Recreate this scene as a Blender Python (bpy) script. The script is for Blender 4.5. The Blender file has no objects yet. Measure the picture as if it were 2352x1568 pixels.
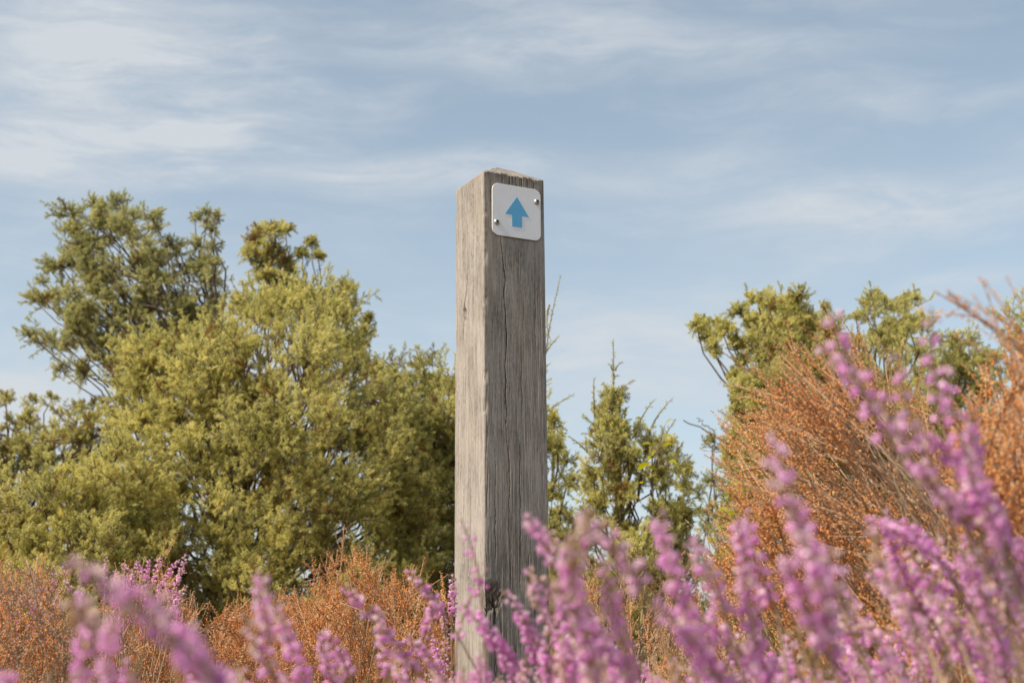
import bpy, math, random
import numpy as np
from mathutils import Vector, Matrix

SC = bpy.context.scene
COL = SC.collection
R = math.radians

# ------------------------------------------------------------------ camera
EYE = 0.50                                   # lens height over the heath
PITCH, LENS = 0.2320, 49.43
cam_d = bpy.data.cameras.new('camera')
cam = bpy.data.objects.new('camera', cam_d)
COL.objects.link(cam)
cam.location = (0, 0, EYE)
cam.rotation_euler = (math.pi / 2 + PITCH, 0, 0)
cam_d.lens = LENS
cam_d.sensor_width = 36
cam_d.clip_start = 0.02
cam_d.clip_end = 3000
cam_d.dof.use_dof = True
cam_d.dof.focus_distance = 2.36
cam_d.dof.aperture_fstop = 11.0
SC.camera = cam

# ------------------------------------------------------------------ sun, sky, exposure
SUN_AZ, SUN_EL = R(-119), R(46)              # azimuth measured from +Y towards +X
SKY_STRENGTH = 0.095
SUN_STRENGTH = 3.4
sd = Vector((math.sin(SUN_AZ) * math.cos(SUN_EL), math.cos(SUN_AZ) * math.cos(SUN_EL), math.sin(SUN_EL)))
sun_d = bpy.data.lights.new('sun', 'SUN')
sun_d.energy = SUN_STRENGTH
sun_d.angle = R(0.53)
sun_d.color = (1.0, 0.90, 0.76)
sun = bpy.data.objects.new('sun', sun_d)
COL.objects.link(sun)
sun.rotation_euler = sd.to_track_quat('Z', 'Y').to_euler()
sun.location = (-6, -3, 8)
vs = SC.view_settings
vs.view_transform = 'Standard'
vs.look = 'None'
vs.gamma = 1
vs.exposure = 0.88
vs.use_curve_mapping = False


class NT:
    """tiny node-tree helper"""
    def __init__(self, tree):
        self.t = tree
        self.n = tree.nodes
        self.n.clear()

    def add(self, typ, **kw):
        nd = self.n.new(typ)
        for k, v in kw.items():
            if k.startswith('i_'):
                nd.inputs[k[2:].replace('_', ' ')].default_value = v
            else:
                setattr(nd, k, v)
        return nd

    def link(self, a, b):
        self.t.links.new(a, b)

    def val(self, sock, v):
        if hasattr(v, 'links') or isinstance(v, bpy.types.NodeSocket):
            self.link(v, sock)
        else:
            sock.default_value = v

    def math(self, op, a, b=None, c=None, clamp=False):
        nd = self.n.new('ShaderNodeMath')
        nd.operation = op
        nd.use_clamp = clamp
        self.val(nd.inputs[0], a)
        if b is not None:
            self.val(nd.inputs[1], b)
        if c is not None:
            self.val(nd.inputs[2], c)
        return nd.outputs[0]

    def mix(self, f, a, b):
        nd = self.n.new('ShaderNodeMix')
        nd.data_type = 'RGBA'
        self.val(nd.inputs[0], f)
        for s, v in ((nd.inputs[6], a), (nd.inputs[7], b)):
            if isinstance(v, tuple) and len(v) == 3:
                v = v + (1,)
            self.val(s, v)
        return nd.outputs[2]

    def ramp(self, f, stops):
        nd = self.n.new('ShaderNodeValToRGB')
        e = nd.color_ramp.elements
        while len(e) > 1:
            e.remove(e[-1])
        e[0].position, e[0].color = stops[0][0], tuple(stops[0][1]) + (1,)
        for p, c in stops[1:]:
            q = e.new(p)
            q.color = tuple(c) + (1,)
        self.val(nd.inputs[0], f)
        return nd.outputs[0]

    def smooth(self, v, lo, hi):
        nd = self.n.new('ShaderNodeMapRange')
        nd.interpolation_type = 'SMOOTHSTEP'
        self.val(nd.inputs[0], v)
        nd.inputs[1].default_value = lo
        nd.inputs[2].default_value = hi
        return nd.outputs[0]

    def noise(self, vec, scale, detail=4, rough=.55, dist=0.0, dims='3D'):
        nd = self.n.new('ShaderNodeTexNoise')
        nd.noise_dimensions = dims
        nd.inputs['Scale'].default_value = scale
        nd.inputs['Detail'].default_value = detail
        nd.inputs['Roughness'].default_value = rough
        nd.inputs['Distortion'].default_value = dist
        if vec is not None:
            self.link(vec, nd.inputs['Vector'])
        return nd.outputs[0]

    def mapping(self, vec, scale=(1, 1, 1), loc=(0, 0, 0), rot=(0, 0, 0)):
        nd = self.n.new('ShaderNodeMapping')
        nd.inputs['Scale'].default_value = scale
        nd.inputs['Location'].default_value = loc
        nd.inputs['Rotation'].default_value = rot
        self.link(vec, nd.inputs[0])
        return nd.outputs[0]


def ray(px, py):
    """unit direction seen at (px, py) of a 2352 x 1568 view of the photograph"""
    x = (px - 1176) / 3229.6
    v = (784 - py) / 3229.6
    F = np.array([0, math.cos(PITCH), math.sin(PITCH)])
    U = np.array([0, -math.sin(PITCH), math.cos(PITCH)])
    d = F + x * np.array([1., 0, 0]) + v * U
    return d / np.linalg.norm(d)


def at(px, py, Y):
    d = ray(px, py)
    return np.array([0, 0, EYE]) + d * (Y / d[1])


world = bpy.data.worlds.new('World')
SC.world = world
world.use_nodes = True
W = NT(world.node_tree)
sky = W.add('ShaderNodeTexSky')
sky.sky_type = 'NISHITA'
sky.sun_disc = False
sky.sun_elevation = SUN_EL
sky.sun_rotation = SUN_AZ
sky.altitude = 0
sky.air_density = 1.0
sky.dust_density = 1.6
sky.ozone_density = 1.0
tc = W.add('ShaderNodeTexCoord')
sep = W.add('ShaderNodeSeparateXYZ')
W.link(tc.outputs['Generated'], sep.inputs[0])
dx, dy, dz = sep.outputs
dirv = tc.outputs['Generated']
wn = W.add('ShaderNodeTexNoise', noise_dimensions='3D')
wn.inputs['Scale'].default_value = 2.6
wn.inputs['Detail'].default_value = 3
W.link(dirv, wn.inputs['Vector'])
wc = W.add('ShaderNodeVectorMath', operation='SUBTRACT')
W.link(wn.outputs['Color'], wc.inputs[0])
wc.inputs[1].default_value = (.5, .5, .5)
wm = W.add('ShaderNodeVectorMath', operation='MULTIPLY_ADD')
W.link(wc.outputs[0], wm.inputs[0])
wm.inputs[1].default_value = (.20, .20, .09)
W.link(dirv, wm.inputs[2])
warped = wm.outputs[0]
TILT = R(-13)
fib1 = W.noise(W.mapping(warped, (4.2, 4.2, 15), (1.3, .2, 2.1), rot=(0, TILT, 0)), 1.0, 7, .58, .2)
fib2 = W.noise(W.mapping(warped, (8, 8, 46), (3, 7, 0), rot=(0, TILT, 0)), 1.0, 7, .66, .3)
big = W.noise(W.mapping(dirv, (2.2, 2.2, 5.0), (4.2, 1.3, .6)), 1.0, 2, .5)
fine = W.smooth(fib2, .30, .72)
wisp = W.math('MULTIPLY', W.smooth(fib1, .40, .74), W.math('ADD', W.math('MULTIPLY', fine, .75), .30))
wisp = W.math('MULTIPLY', wisp, W.math('ADD', W.smooth(big, .32, .68), .30))


def bank(px, py, wid, soft, gain, lo=.25, floor=.25):
    """a thicker bank of cirrus in one direction of the sky"""
    d = ray(px, py)
    vm = W.add('ShaderNodeVectorMath', operation='SUBTRACT')
    W.link(warped, vm.inputs[0])
    vm.inputs[1].default_value = tuple(d)
    sc_ = W.add('ShaderNodeVectorMath', operation='MULTIPLY')
    W.link(vm.outputs[0], sc_.inputs[0])
    sc_.inputs[1].default_value = (1 / wid[0], 1 / wid[0], 1 / wid[1])
    ln = W.add('ShaderNodeVectorMath', operation='LENGTH')
    W.link(sc_.outputs[0], ln.inputs[0])
    ln2 = W.math('ADD', ln.outputs['Value'], W.math('MULTIPLY', W.math('SUBTRACT', fib1, .5), soft))
    return W.math('MULTIPLY', W.math('MULTIPLY', W.smooth(ln2, 1.15, lo), gain), W.math('ADD', W.math('MULTIPLY', fine, .7), floor))


banks = [bank(300, 140, (.14, .066), 2.8, .90, -.05), bank(560, 200, (.06, .045), 2.8, .50, -.1, .12), bank(120, 330, (.13, .030), 2.2, .75),
         bank(20, 880, (.10, .016), 1.4, 1.0, .2, .6), bank(1500, 790, (.16, .040), 2.4, .70), bank(850, 400, (.10, .016), 2.0, .55),
         bank(2050, 470, (.18, .026), 2.6, .75), bank(1250, 120, (.16, .03), 2.4, .45), bank(2250, 640, (.07, .012), 1.6, .6), bank(1750, 150, (.15, .02), 2.6, .40, -.1), bank(1300, 400, (.22, .018), 2.6, .35, -.1)]
cl = W.math('MULTIPLY', wisp, .80)
for b_ in banks:
    cl = W.math('ADD', cl, b_)
veil = W.math('MULTIPLY', W.smooth(dz, .50, .0), .26)
cl = W.math('MINIMUM', W.math('ADD', cl, W.math('ADD', veil, .08)), .92)
skyc = W.add('ShaderNodeHueSaturation')
skyc.inputs['Saturation'].default_value = 0.76
skyc.inputs['Hue'].default_value = .484
skyc.inputs['Value'].default_value = .93
W.link(sky.outputs[0], skyc.inputs['Color'])
colr = W.mix(cl, skyc.outputs[0], (3.8, 4.02, 4.25))
bg = W.add('ShaderNodeBackground')
bg.inputs[1].default_value = SKY_STRENGTH
W.link(colr, bg.inputs[0])
wo = W.add('ShaderNodeOutputWorld')
W.link(bg.outputs[0], wo.inputs[0])

# ------------------------------------------------------------------ object helpers


def tag(o, label=None, cat=None, group=None, kind=None):
    if label: o['label'] = label
    if cat: o['category'] = cat
    if group: o['group'] = group
    if kind: o['kind'] = kind
    return o


def empty(name, loc, label, cat, group=None):
    o = bpy.data.objects.new(name, None)
    o.empty_display_size = .05
    COL.objects.link(o)
    o.location = loc
    return tag(o, label, cat, group)


class Geo:
    """numpy triangle soup with per-vertex attributes and per-face material index"""
    def __init__(self):
        self.v, self.f, self.m, self.a, self.n = [], [], [], [], 0

    def add(self, v, f, m=0, tint=.5, var=.5):
        v = np.asarray(v, float).reshape(-1, 3)
        f = np.asarray(f, int).reshape(-1, 3)
        self.v.append(v)
        self.f.append(f + self.n)
        self.m.append(np.full(len(f), m) if np.isscalar(m) else np.asarray(m))
        a = np.empty((len(v), 2))
        a[:, 0] = tint
        a[:, 1] = var
        self.a.append(a)
        self.n += len(v)

    def arrays(self):
        return (np.concatenate(self.v), np.concatenate(self.f), np.concatenate(self.m), np.concatenate(self.a))

    def mesh(self, name, mats, smooth=False):
        return mesh_from(name, *self.arrays(), mats, smooth)


def mesh_from(name, v, f, m, a, mats, smooth=False):
    me = bpy.data.meshes.new(name)
    nv, nf = len(v), len(f)
    k = f.shape[1]
    me.vertices.add(nv)
    me.vertices.foreach_set('co', np.ascontiguousarray(v, np.float32).ravel())
    me.loops.add(nf * k)
    me.loops.foreach_set('vertex_index', np.ascontiguousarray(f, np.int32).ravel())
    me.polygons.add(nf)
    me.polygons.foreach_set('loop_start', np.arange(0, nf * k, k, dtype=np.int32))
    me.polygons.foreach_set('material_index', np.ascontiguousarray(m, np.int32))
    me.polygons.foreach_set('use_smooth', np.full(nf, smooth))
    for i, nm in enumerate(('tint', 'var')):
        at_ = me.attributes.new(nm, 'FLOAT', 'POINT')
        at_.data.foreach_set('value', np.ascontiguousarray(a[:, i], np.float32))
    for mt in mats:
        me.materials.append(mt)
    me.update(calc_edges=True)
    return me


def link(name, me, parent=None, loc=None):
    o = bpy.data.objects.new(name, me)
    COL.objects.link(o)
    if parent is not None:
        o.parent = parent
    if loc is not None:
        o.location = loc
    return o


def frames(d, rng=None, roll=None):
    """rotation matrices (N,3,3) whose local z is d"""
    d = d / np.linalg.norm(d, axis=1, keepdims=True)
    ref = np.where(np.abs(d[:, 2:3]) > .93, np.array([[1., 0, 0]]), np.array([[0, 0, 1.]]))
    x = np.cross(ref, d)
    x /= np.linalg.norm(x, axis=1, keepdims=True)
    y = np.cross(d, x)
    if roll is None:
        roll = rng.uniform(0, 2 * np.pi, len(d)) if rng is not None else np.zeros(len(d))
    c, s = np.cos(roll)[:, None], np.sin(roll)[:, None]
    return np.stack([x * c + y * s, -x * s + y * c, d], axis=2)


def stamp(geo, tpl, org, rot, scale, var):
    tv, tf, tm, ta = tpl
    N = len(org)
    if N == 0:
        return
    v = np.einsum('nij,kj->nki', rot, tv) * scale[:, None, None] + org[:, None, :]
    f = tf[None] + (np.arange(N) * len(tv))[:, None, None]
    geo.v.append(v.reshape(-1, 3))
    geo.f.append(f.reshape(-1, 3) + geo.n)
    geo.m.append(np.tile(tm, N))
    a = np.empty((N, len(tv), 2))
    a[:, :, 0] = ta[None, :, 0]
    a[:, :, 1] = var[:, None]
    geo.a.append(a.reshape(-1, 2))
    geo.n += N * len(tv)


def tube(geo, pts, rad, k=5, m=0, tint=.5, var=.5):
    pts = np.asarray(pts, float)
    n = len(pts)
    rad = np.broadcast_to(np.asarray(rad, float), (n,))
    t = np.gradient(pts, axis=0)
    t /= np.linalg.norm(t, axis=1, keepdims=True) + 1e-12
    fr = frames(t, roll=np.zeros(n))
    ang = np.arange(k) * 2 * np.pi / k
    ring = np.stack([np.cos(ang), np.sin(ang), np.zeros(k)], 1)
    v = pts[:, None, :] + np.einsum('nij,kj->nki', fr, ring) * rad[:, None, None]
    i = np.arange(n - 1)[:, None]
    j = np.arange(k)[None, :]
    a_ = i * k + j
    b_ = i * k + (j + 1) % k
    f = np.concatenate([np.stack([a_, b_, b_ + k], -1).reshape(-1, 3), np.stack([a_, b_ + k, a_ + k], -1).reshape(-1, 3)])
    geo.add(v.reshape(-1, 3), f, m, tint, var)


def bez(p0, d0, p1, d1, n):
    """cubic from p0 (leaving along d0) to p1 (arriving along d1)"""
    L = np.linalg.norm(p1 - p0)
    c0 = p0 + d0 * L * .36
    c1 = p1 - d1 * L * .36
    t = np.linspace(0, 1, n)[:, None]
    return (1 - t) ** 3 * p0 + 3 * (1 - t) ** 2 * t * c0 + 3 * (1 - t) * t ** 2 * c1 + t ** 3 * p1


def unit(v):
    v = np.asarray(v, float)
    return v / (np.linalg.norm(v) + 1e-12)


# ------------------------------------------------------------------ materials
def mat(name):
    m = bpy.data.materials.new(name)
    m.use_nodes = True
    return m, NT(m.node_tree)


def leafy(name, stops, trans=.35, rough=.55, var_amt=.35, spec=.3, tr_gain=1.25, inst=False, obj_amt=.12):
    """thin plant tissue: colour from 'tint' (along the piece) shifted by 'var' and by the object"""
    m, T = mat(name)
    t = T.add('ShaderNodeAttribute', attribute_name='tint').outputs['Fac']
    v = T.add('ShaderNodeAttribute', attribute_name='var', attribute_type='INSTANCER' if inst else 'GEOMETRY').outputs['Fac']
    oi = T.add('ShaderNodeObjectInfo').outputs['Random']
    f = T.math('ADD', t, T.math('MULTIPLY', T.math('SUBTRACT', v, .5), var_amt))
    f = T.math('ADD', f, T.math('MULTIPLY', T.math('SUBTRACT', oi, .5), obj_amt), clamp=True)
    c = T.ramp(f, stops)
    p = T.add('ShaderNodeBsdfPrincipled')
    T.link(c, p.inputs['Base Color'])
    p.inputs['Roughness'].default_value = rough
    p.inputs['Specular IOR Level'].default_value = spec
    tr = T.add('ShaderNodeBsdfTranslucent')
    hs = T.add('ShaderNodeHueSaturation')
    hs.inputs['Saturation'].default_value = 1.1
    hs.inputs['Value'].default_value = tr_gain
    T.link(c, hs.inputs['Color'])
    T.link(hs.outputs[0], tr.inputs[0])
    mx = T.add('ShaderNodeMixShader')
    mx.inputs[0].default_value = trans
    T.link(p.outputs[0], mx.inputs[1])
    T.link(tr.outputs[0], mx.inputs[2])
    o = T.add('ShaderNodeOutputMaterial')
    T.link(mx.outputs[0], o.inputs[0])
    return m


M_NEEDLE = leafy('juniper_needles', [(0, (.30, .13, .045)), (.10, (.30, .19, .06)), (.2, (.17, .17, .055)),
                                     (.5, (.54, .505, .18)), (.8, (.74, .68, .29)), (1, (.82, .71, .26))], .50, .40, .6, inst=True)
M_NEEDLE_COOL = leafy('juniper_needles_bluish', [(0, (.28, .14, .055)), (.10, (.28, .19, .07)), (.2, (.16, .17, .06)),
                                                 (.5, (.43, .42, .18)), (.8, (.60, .57, .26)), (1, (.70, .62, .25))], .48, .40, .6, inst=True)
M_BROADLEAF = leafy('yellow_green_leaf', [(0, (.25, .24, .03)), (.5, (.36, .36, .035)), (1, (.5, .44, .05))], .5, .45, .4)
M_PETAL = leafy('heather_petal', [(0, (.46, .31, .18)), (.14, (.74, .58, .52)), (.3, (.84, .60, .72)), (.5, (.86, .51, .75)),
                                  (.75, (.82, .38, .71)), (1, (.66, .30, .64))], .45, .34, .45, .5, 1.05, obj_amt=.3)
M_SEED = leafy('dry_heather_capsule', [(0, (.20, .09, .035)), (.35, (.60, .275, .07)), (.6, (.82, .45, .15)),
                                       (.85, (.88, .62, .31)), (1, (.88, .74, .52))], .44, .5, .5, .4, obj_amt=.26)
M_GREYSEED = leafy('faded_heather_capsule', [(0, (.16, .08, .035)), (.35, (.30, .15, .07)), (.6, (.45, .29, .19)),
                                             (.85, (.60, .44, .36)), (1, (.66, .52, .50))], .3, .6, .5)
M_HLEAF = leafy('heather_leaf', [(0, (.10, .09, .02)), (.5, (.17, .18, .035)), (1, (.30, .27, .06))], .35, .5, .5)


def woody(name, c0, c1, rough=.8, scale=90):
    m, T = mat(name)
    tcn = T.add('ShaderNodeTexCoord').outputs['Object']
    n = T.noise(tcn, scale, 3, .6)
    v = T.add('ShaderNodeAttribute', attribute_name='var').outputs['Fac']
    f = T.math('ADD', T.math('MULTIPLY', n, .7), T.math('MULTIPLY', v, .35), clamp=True)
    c = T.ramp(f, [(.2, c0), (.75, c1)])
    p = T.add('ShaderNodeBsdfPrincipled')
    T.link(c, p.inputs['Base Color'])
    p.inputs['Roughness'].default_value = rough
    p.inputs['Specular IOR Level'].default_value = .2
    o = T.add('ShaderNodeOutputMaterial')
    T.link(p.outputs[0], o.inputs[0])
    return m


M_BARK = woody('juniper_bark', (.07, .048, .035), (.22, .17, .13), scale=25)
M_TWIG = woody('heather_twig', (.22, .12, .06), (.52, .38, .26), scale=160)
M_SOIL = None


def wood_material():
    m, T = mat('weathered_oak')
    oc = T.add('ShaderNodeTexCoord').outputs['Object']
    st = T.add('ShaderNodeAttribute', attribute_name='tint').outputs['Fac']     # knot wood and rot
    edge = T.add('ShaderNodeAttribute', attribute_name='var').outputs['Fac']    # dirt that weather left
    wob = T.add('ShaderNodeTexNoise')
    wob.inputs['Scale'].default_value = 9
    T.link(oc, wob.inputs['Vector'])
    wv = T.add('ShaderNodeVectorMath', operation='MULTIPLY_ADD')
    T.link(wob.outputs['Color'], wv.inputs[0])
    wv.inputs[1].default_value = (.006, .006, 0)
    T.link(oc, wv.inputs[2])
    g1 = T.noise(T.mapping(wv.outputs[0], (1, 1, .035)), 430, 4, .65)          # fine fibres
    g2 = T.noise(T.mapping(wv.outputs[0], (1, 1, .05), (3, 2, 1)), 120, 4, .6)  # growth bands
    g3 = T.noise(T.mapping(wv.outputs[0], (1, 1, .22), (5, 5, 5)), 520, 3, .7)  # short flecks
    blot = T.noise(T.mapping(oc, (1, 1, .45), (1, 8, 3)), 22, 5, .6)
    f = T.math('ADD', T.math('MULTIPLY', g1, .60), T.math('ADD', T.math('MULTIPLY', g2, .26), T.math('MULTIPLY', g3, .44)))
    f = T.math('ADD', f, T.math('MULTIPLY', T.math('SUBTRACT', blot, .5), .38))
    c = T.ramp(f, [(.42, (.052, .041, .031)), (.53, (.19, .163, .135)), (.62, (.272, .24, .205)), (.76, (.39, .35, .30))])
    warm = T.noise(T.mapping(oc, (1, 1, .12), (9, 1, 4)), 35, 3, .5)
    c = T.mix(T.math('MULTIPLY', T.smooth(warm, .48, .72), .22), c, (.235, .165, .11))
    c = T.mix(T.math('MULTIPLY', edge, .7), c, (.075, .062, .052))
    c = T.mix(st, c, T.ramp(g3, [(.35, (.028, .018, .011)), (.65, (.15, .095, .055))]))
    p = T.add('ShaderNodeBsdfPrincipled')
    T.link(c, p.inputs['Base Color'])
    p.inputs['Roughness'].default_value = .86
    p.inputs['Specular IOR Level'].default_value = .25
    bp = T.add('ShaderNodeBump')
    bp.inputs['Strength'].default_value = .75
    bp.inputs['Distance'].default_value = .0016
    T.link(f, bp.inputs['Height'])
    T.link(bp.outputs[0], p.inputs['Normal'])
    o = T.add('ShaderNodeOutputMaterial')
    T.link(p.outputs[0], o.inputs[0])
    return m


def simple(name, col, rough=.5, metal=0., noise_amt=.0, nscale=60, spec=.5, bump=0, grime=False):
    m, T = mat(name)
    oc = T.add('ShaderNodeTexCoord').outputs['Object']
    n = T.noise(oc, nscale, 5, .6)
    c2 = tuple(x * (1 - noise_amt) for x in col)
    c = T.mix(T.smooth(n, .3, .7), c2, col)
    if grime:
        streak = T.noise(T.mapping(oc, (1, .12, 1)), 260, 4, .7)
        spots = T.noise(oc, 700, 3, .7)
        gm = T.math('ADD', T.math('MULTIPLY', T.smooth(streak, .50, .78), .16), T.math('MULTIPLY', T.smooth(spots, .60, .75), .15))
        c = T.mix(gm, c, (.36, .33, .27))
    p = T.add('ShaderNodeBsdfPrincipled')
    T.link(c, p.inputs['Base Color'])
    rr = T.math('ADD', T.math('MULTIPLY', n, .2), rough - .1)
    T.link(rr, p.inputs['Roughness'])
    p.inputs['Metallic'].default_value = metal
    p.inputs['Specular IOR Level'].default_value = spec
    if bump:
        bp = T.add('ShaderNodeBump')
        bp.inputs['Strength'].default_value = bump
        bp.inputs['Distance'].default_value = .0005
        T.link(n, bp.inputs['Height'])
        T.link(bp.outputs[0], p.inputs['Normal'])
    o = T.add('ShaderNodeOutputMaterial')
    T.link(p.outputs[0], o.inputs[0])
    return m


M_WOOD = wood_material()
M_PLATE = simple('white_enamel', (.91, .90, .89), .38, 0, .05, 40, grime=True)
M_PLATE_EDGE = simple('plate_edge', (.55, .48, .38), .5, 0, .2, 300)
M_ARROW = simple('blue_film', (.12, .46, .74), .42, 0, .07, 50, grime=True)
M_STEEL = simple('stainless_steel', (.62, .58, .53), .34, 1.0, .15, 500)
M_RECESS = simple('screw_recess', (.12, .11, .10), .5, 1.0, .2, 500)

# ------------------------------------------------------------------ ground
def ground_z(x, y):
    x = np.asarray(x, float)
    y = np.asarray(y, float)
    z = .03 * np.sin(x * 1.7 + .4) * np.cos(y * 1.1) + .02 * np.sin(x * 4.1 + y * 3.3)
    z = z + .17 * np.exp(-(((x - 1.0) / .7) ** 2 + ((y - 1.4) / .9) ** 2))
    far = np.clip((np.hypot(x, y) - 12) / 40, 0, 1)
    return z * (1 - far) - .0 * far


def ground():
    r = np.concatenate([np.linspace(0, 12, 90), np.geomspace(12.6, 1400, 40)])
    th = np.linspace(0, 2 * np.pi, 121)[:-1]
    X = (r[:, None] * np.cos(th)).ravel()
    Yy = (r[:, None] * np.sin(th)).ravel()
    Z = ground_z(X, Yy)
    n, k = len(r), len(th)
    i = np.arange(n - 1)[:, None]
    j = np.arange(k)[None]
    a_ = i * k + j
    b_ = i * k + (j + 1) % k
    f = np.stack([a_, a_ + k, b_ + k, b_], -1).reshape(-1, 4)
    m, T = mat('heath_soil')
    oc = T.add('ShaderNodeTexCoord').outputs['Object']
    n1 = T.noise(oc, 3, 6, .65)
    n2 = T.noise(oc, 60, 5, .7)
    c = T.ramp(T.math('ADD', T.math('MULTIPLY', n1, .6), T.math('MULTIPLY', n2, .4)),
               [(.35, (.05, .035, .022)), (.5, (.13, .09, .05)), (.65, (.20, .15, .08)), (.8, (.14, .13, .05))])
    p = T.add('ShaderNodeBsdfPrincipled')
    T.link(c, p.inputs['Base Color'])
    p.inputs['Roughness'].default_value = .95
    bp = T.add('ShaderNodeBump')
    bp.inputs['Distance'].default_value = .02
    T.link(n2, bp.inputs['Height'])
    T.link(bp.outputs[0], p.inputs['Normal'])
    o = T.add('ShaderNodeOutputMaterial')
    T.link(p.outputs[0], o.inputs[0])
    a = np.full((len(X), 2), .5)
    me = mesh_from('ground', np.stack([X, Yy, Z], 1), f, np.zeros(len(f)), a, [m], True)
    tag(link('ground', me), kind='structure')


ground()

# ------------------------------------------------------------------ the post
PW = .12
PYAW = .4641
PC = np.array([-.0497, 2.32, .8561 + EYE])           # top of the near corner
LEAN = np.array([-.0068, .0015, 1.0])
PH = .034
ea = np.array([math.cos(PYAW), math.sin(PYAW), 0])   # along the signed face, to the right
eb = np.array([-math.sin(PYAW), math.cos(PYAW), 0])  # along the sunny face, to the back left
POST_LEN = PC[2] + .02


def vnoise(x, y, seed, nx=256):
    """smooth 2-D value noise"""
    rg = np.random.default_rng(seed)
    g = rg.random((nx, nx))
    xi, yi = np.floor(x).astype(int), np.floor(y).astype(int)
    fx, fy = x - xi, y - yi
    fx, fy = fx * fx * (3 - 2 * fx), fy * fy * (3 - 2 * fy)
    q = lambda a, b_: g[a % nx, b_ % nx]
    return ((q(xi, yi) * (1 - fx) + q(xi + 1, yi) * fx) * (1 - fy) + (q(xi, yi + 1) * (1 - fx) + q(xi + 1, yi + 1) * fx) * fy)


def build_post():
    root = empty('waymark_post', (float(PC[0] + (ea[0] + eb[0]) * PW / 2), float(PC[1] + (ea[1] + eb[1]) * PW / 2), 0),
                 'square weathered grey oak post with a low pyramid top and a blue arrow sign', 'post')
    ro = np.array(root.location)
    # perimeter: signed face (u 0..w along ea), right hidden face, back face, sunny face
    nA, nH, nB = 150, 12, 96
    per = []                                          # (x along ea, y along eb, nx, ny, face, u)
    r = .0022

    def side(n, p0, p1, nrm, face):
        for t in np.linspace(0, 1, n):
            per.append((p0[0] + (p1[0] - p0[0]) * t, p0[1] + (p1[1] - p0[1]) * t, nrm[0], nrm[1], face, t))

    side(nA, (r, 0), (PW - r, 0), (0, -1), 0)
    side(nH, (PW, r), (PW, PW - r), (1, 0), 1)
    side(nH, (PW - r, PW), (r, PW), (0, 1), 2)
    side(nB, (0, PW - r), (0, r), (-1, 0), 3)
    per = np.array(per)
    face = per[:, 4].astype(int)
    u = per[:, 5]
    us = np.where(face == 3, 1 - u, u) * PW           # distance from the near corner
    s = np.concatenate([np.linspace(0, .97, 560), np.linspace(.99, POST_LEN + .3, 22)])
    nP, nS = len(per), len(s)
    S, P = np.meshgrid(s, np.arange(nP), indexing='ij')
    U = us[P]
    Fc = face[P]
    D = np.zeros_like(S)                              # inward depth
    knot = np.zeros_like(S)
    dirt = np.zeros_like(S)
    # raised grain: long fibres
    ph = Fc * 50.0
    gr = vnoise(U * 800 + ph, S * 9 + 3, 1) * .5 + vnoise(U * 330 + ph, S * 5, 2) * .5
    D += (gr - .5) * .0006
    D += (vnoise(U * 40 + ph, S * 4, 3) - .5) * .0014
    D += np.clip(vnoise(U * 600 + ph, S * 26, 4) - .72, 0, 1) * .003          # small checks

    def crack(fc, pts, wid, dep, seed):
        """pts: (u, s) polyline; a V-shaped drying crack"""
        pts = np.array(pts)
        uc = np.interp(S, pts[:, 1], pts[:, 0])
        uc = uc + (vnoise(S * 160, S * 0 + seed, 11) - .5) * .0011 + (vnoise(S * 40, S * 0 + seed, 12) - .5) * .0022
        k = len(pts)
        span = (S - pts[0, 1]) / (pts[-1, 1] - pts[0, 1])
        env = np.clip(np.minimum(span, 1 - span) * 5, 0, 1) ** .6
        ww = wid * .62 * env * (.65 + .7 * vnoise(S * 60, S * 0 + seed, 13)) + 1e-6
        prof = np.clip(1 - np.abs(U - uc) / ww, 0, 1)
        d = dep * env * np.minimum(prof * 1.8, 1)
        d = np.where((Fc == fc) & (span > 0) & (span < 1), d, 0)
        np.maximum(D, d, out=D)

    # signed face, right of the corner
    crack(0, [(.031, .105), (.034, .15), (.037, .175), (.041, .195), (.038, .215), (.040, .25), (.043, .29), (.040, .33), (.041, .40), (.042, .47)], .0016, .012, 1)
    crack(0, [(.036, .42), (.047, .52), (.045, .62), (.05, .74)], .0010, .006, 2)
    crack(0, [(.072, .30), (.072, .45)], .0009, .005, 3)
    crack(0, [(.066, .46), (.067, .58), (.066, .72)], .0011, .007, 4)
    crack(0, [(.083, .66), (.082, .70), (.084, .74)], .0013, .008, 5)
    crack(0, [(.020, .50), (.018, .70)], .0009, .005, 6)
    crack(0, [(.101, .12), (.100, .35)], .0008, .004, 7)
    crack(0, [(.017, .775), (.0165, .80), (.018, .87), (.020, .96)], .0018, .011, 8)
    crack(0, [(.055, .80), (.056, .95)], .0010, .006, 9)
    crack(0, [(.094, .70), (.092, .90)], .0009, .005, 10)
    for i, (uu, s0, s1) in enumerate([(.012, .02, .06), (.05, .0, .03), (.063, .0, .028), (.075, .0, .04), (.088, .0, .03), (.10, .0, .05), (.035, .0, .022)]):
        crack(0, [(uu, s0 - .01), (uu + .0007, s1)], .0012, .005, 20 + i)
    # sunny face
    crack(3, [(.043, -.01), (.042, .1), (.044, .2), (.046, .30)], .0014, .007, 31)
    crack(3, [(.085, .09), (.088, .13), (.086, .155)], .0020, .008, 32)
    crack(3, [(.068, .17), (.070, .20), (.083, .235), (.080, .26)], .0022, .010, 33)
    crack(3, [(.078, .25), (.078, .35), (.079, .45), (.083, .60), (.084, .72)], .0014, .008, 34)
    crack(3, [(.047, .30), (.047, .36)], .0012, .006, 35)
    crack(3, [(.055, .5), (.056, .75)], .0009, .005, 36)
    crack(3, [(.062, .66), (.060, .8), (.061, .92)], .0014, .007, 37)
    crack(3, [(.105, .35), (.106, .6)], .0010, .005, 38)
    crack(3, [(.024, .05), (.025, .16)], .0009, .004, 39)

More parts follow.
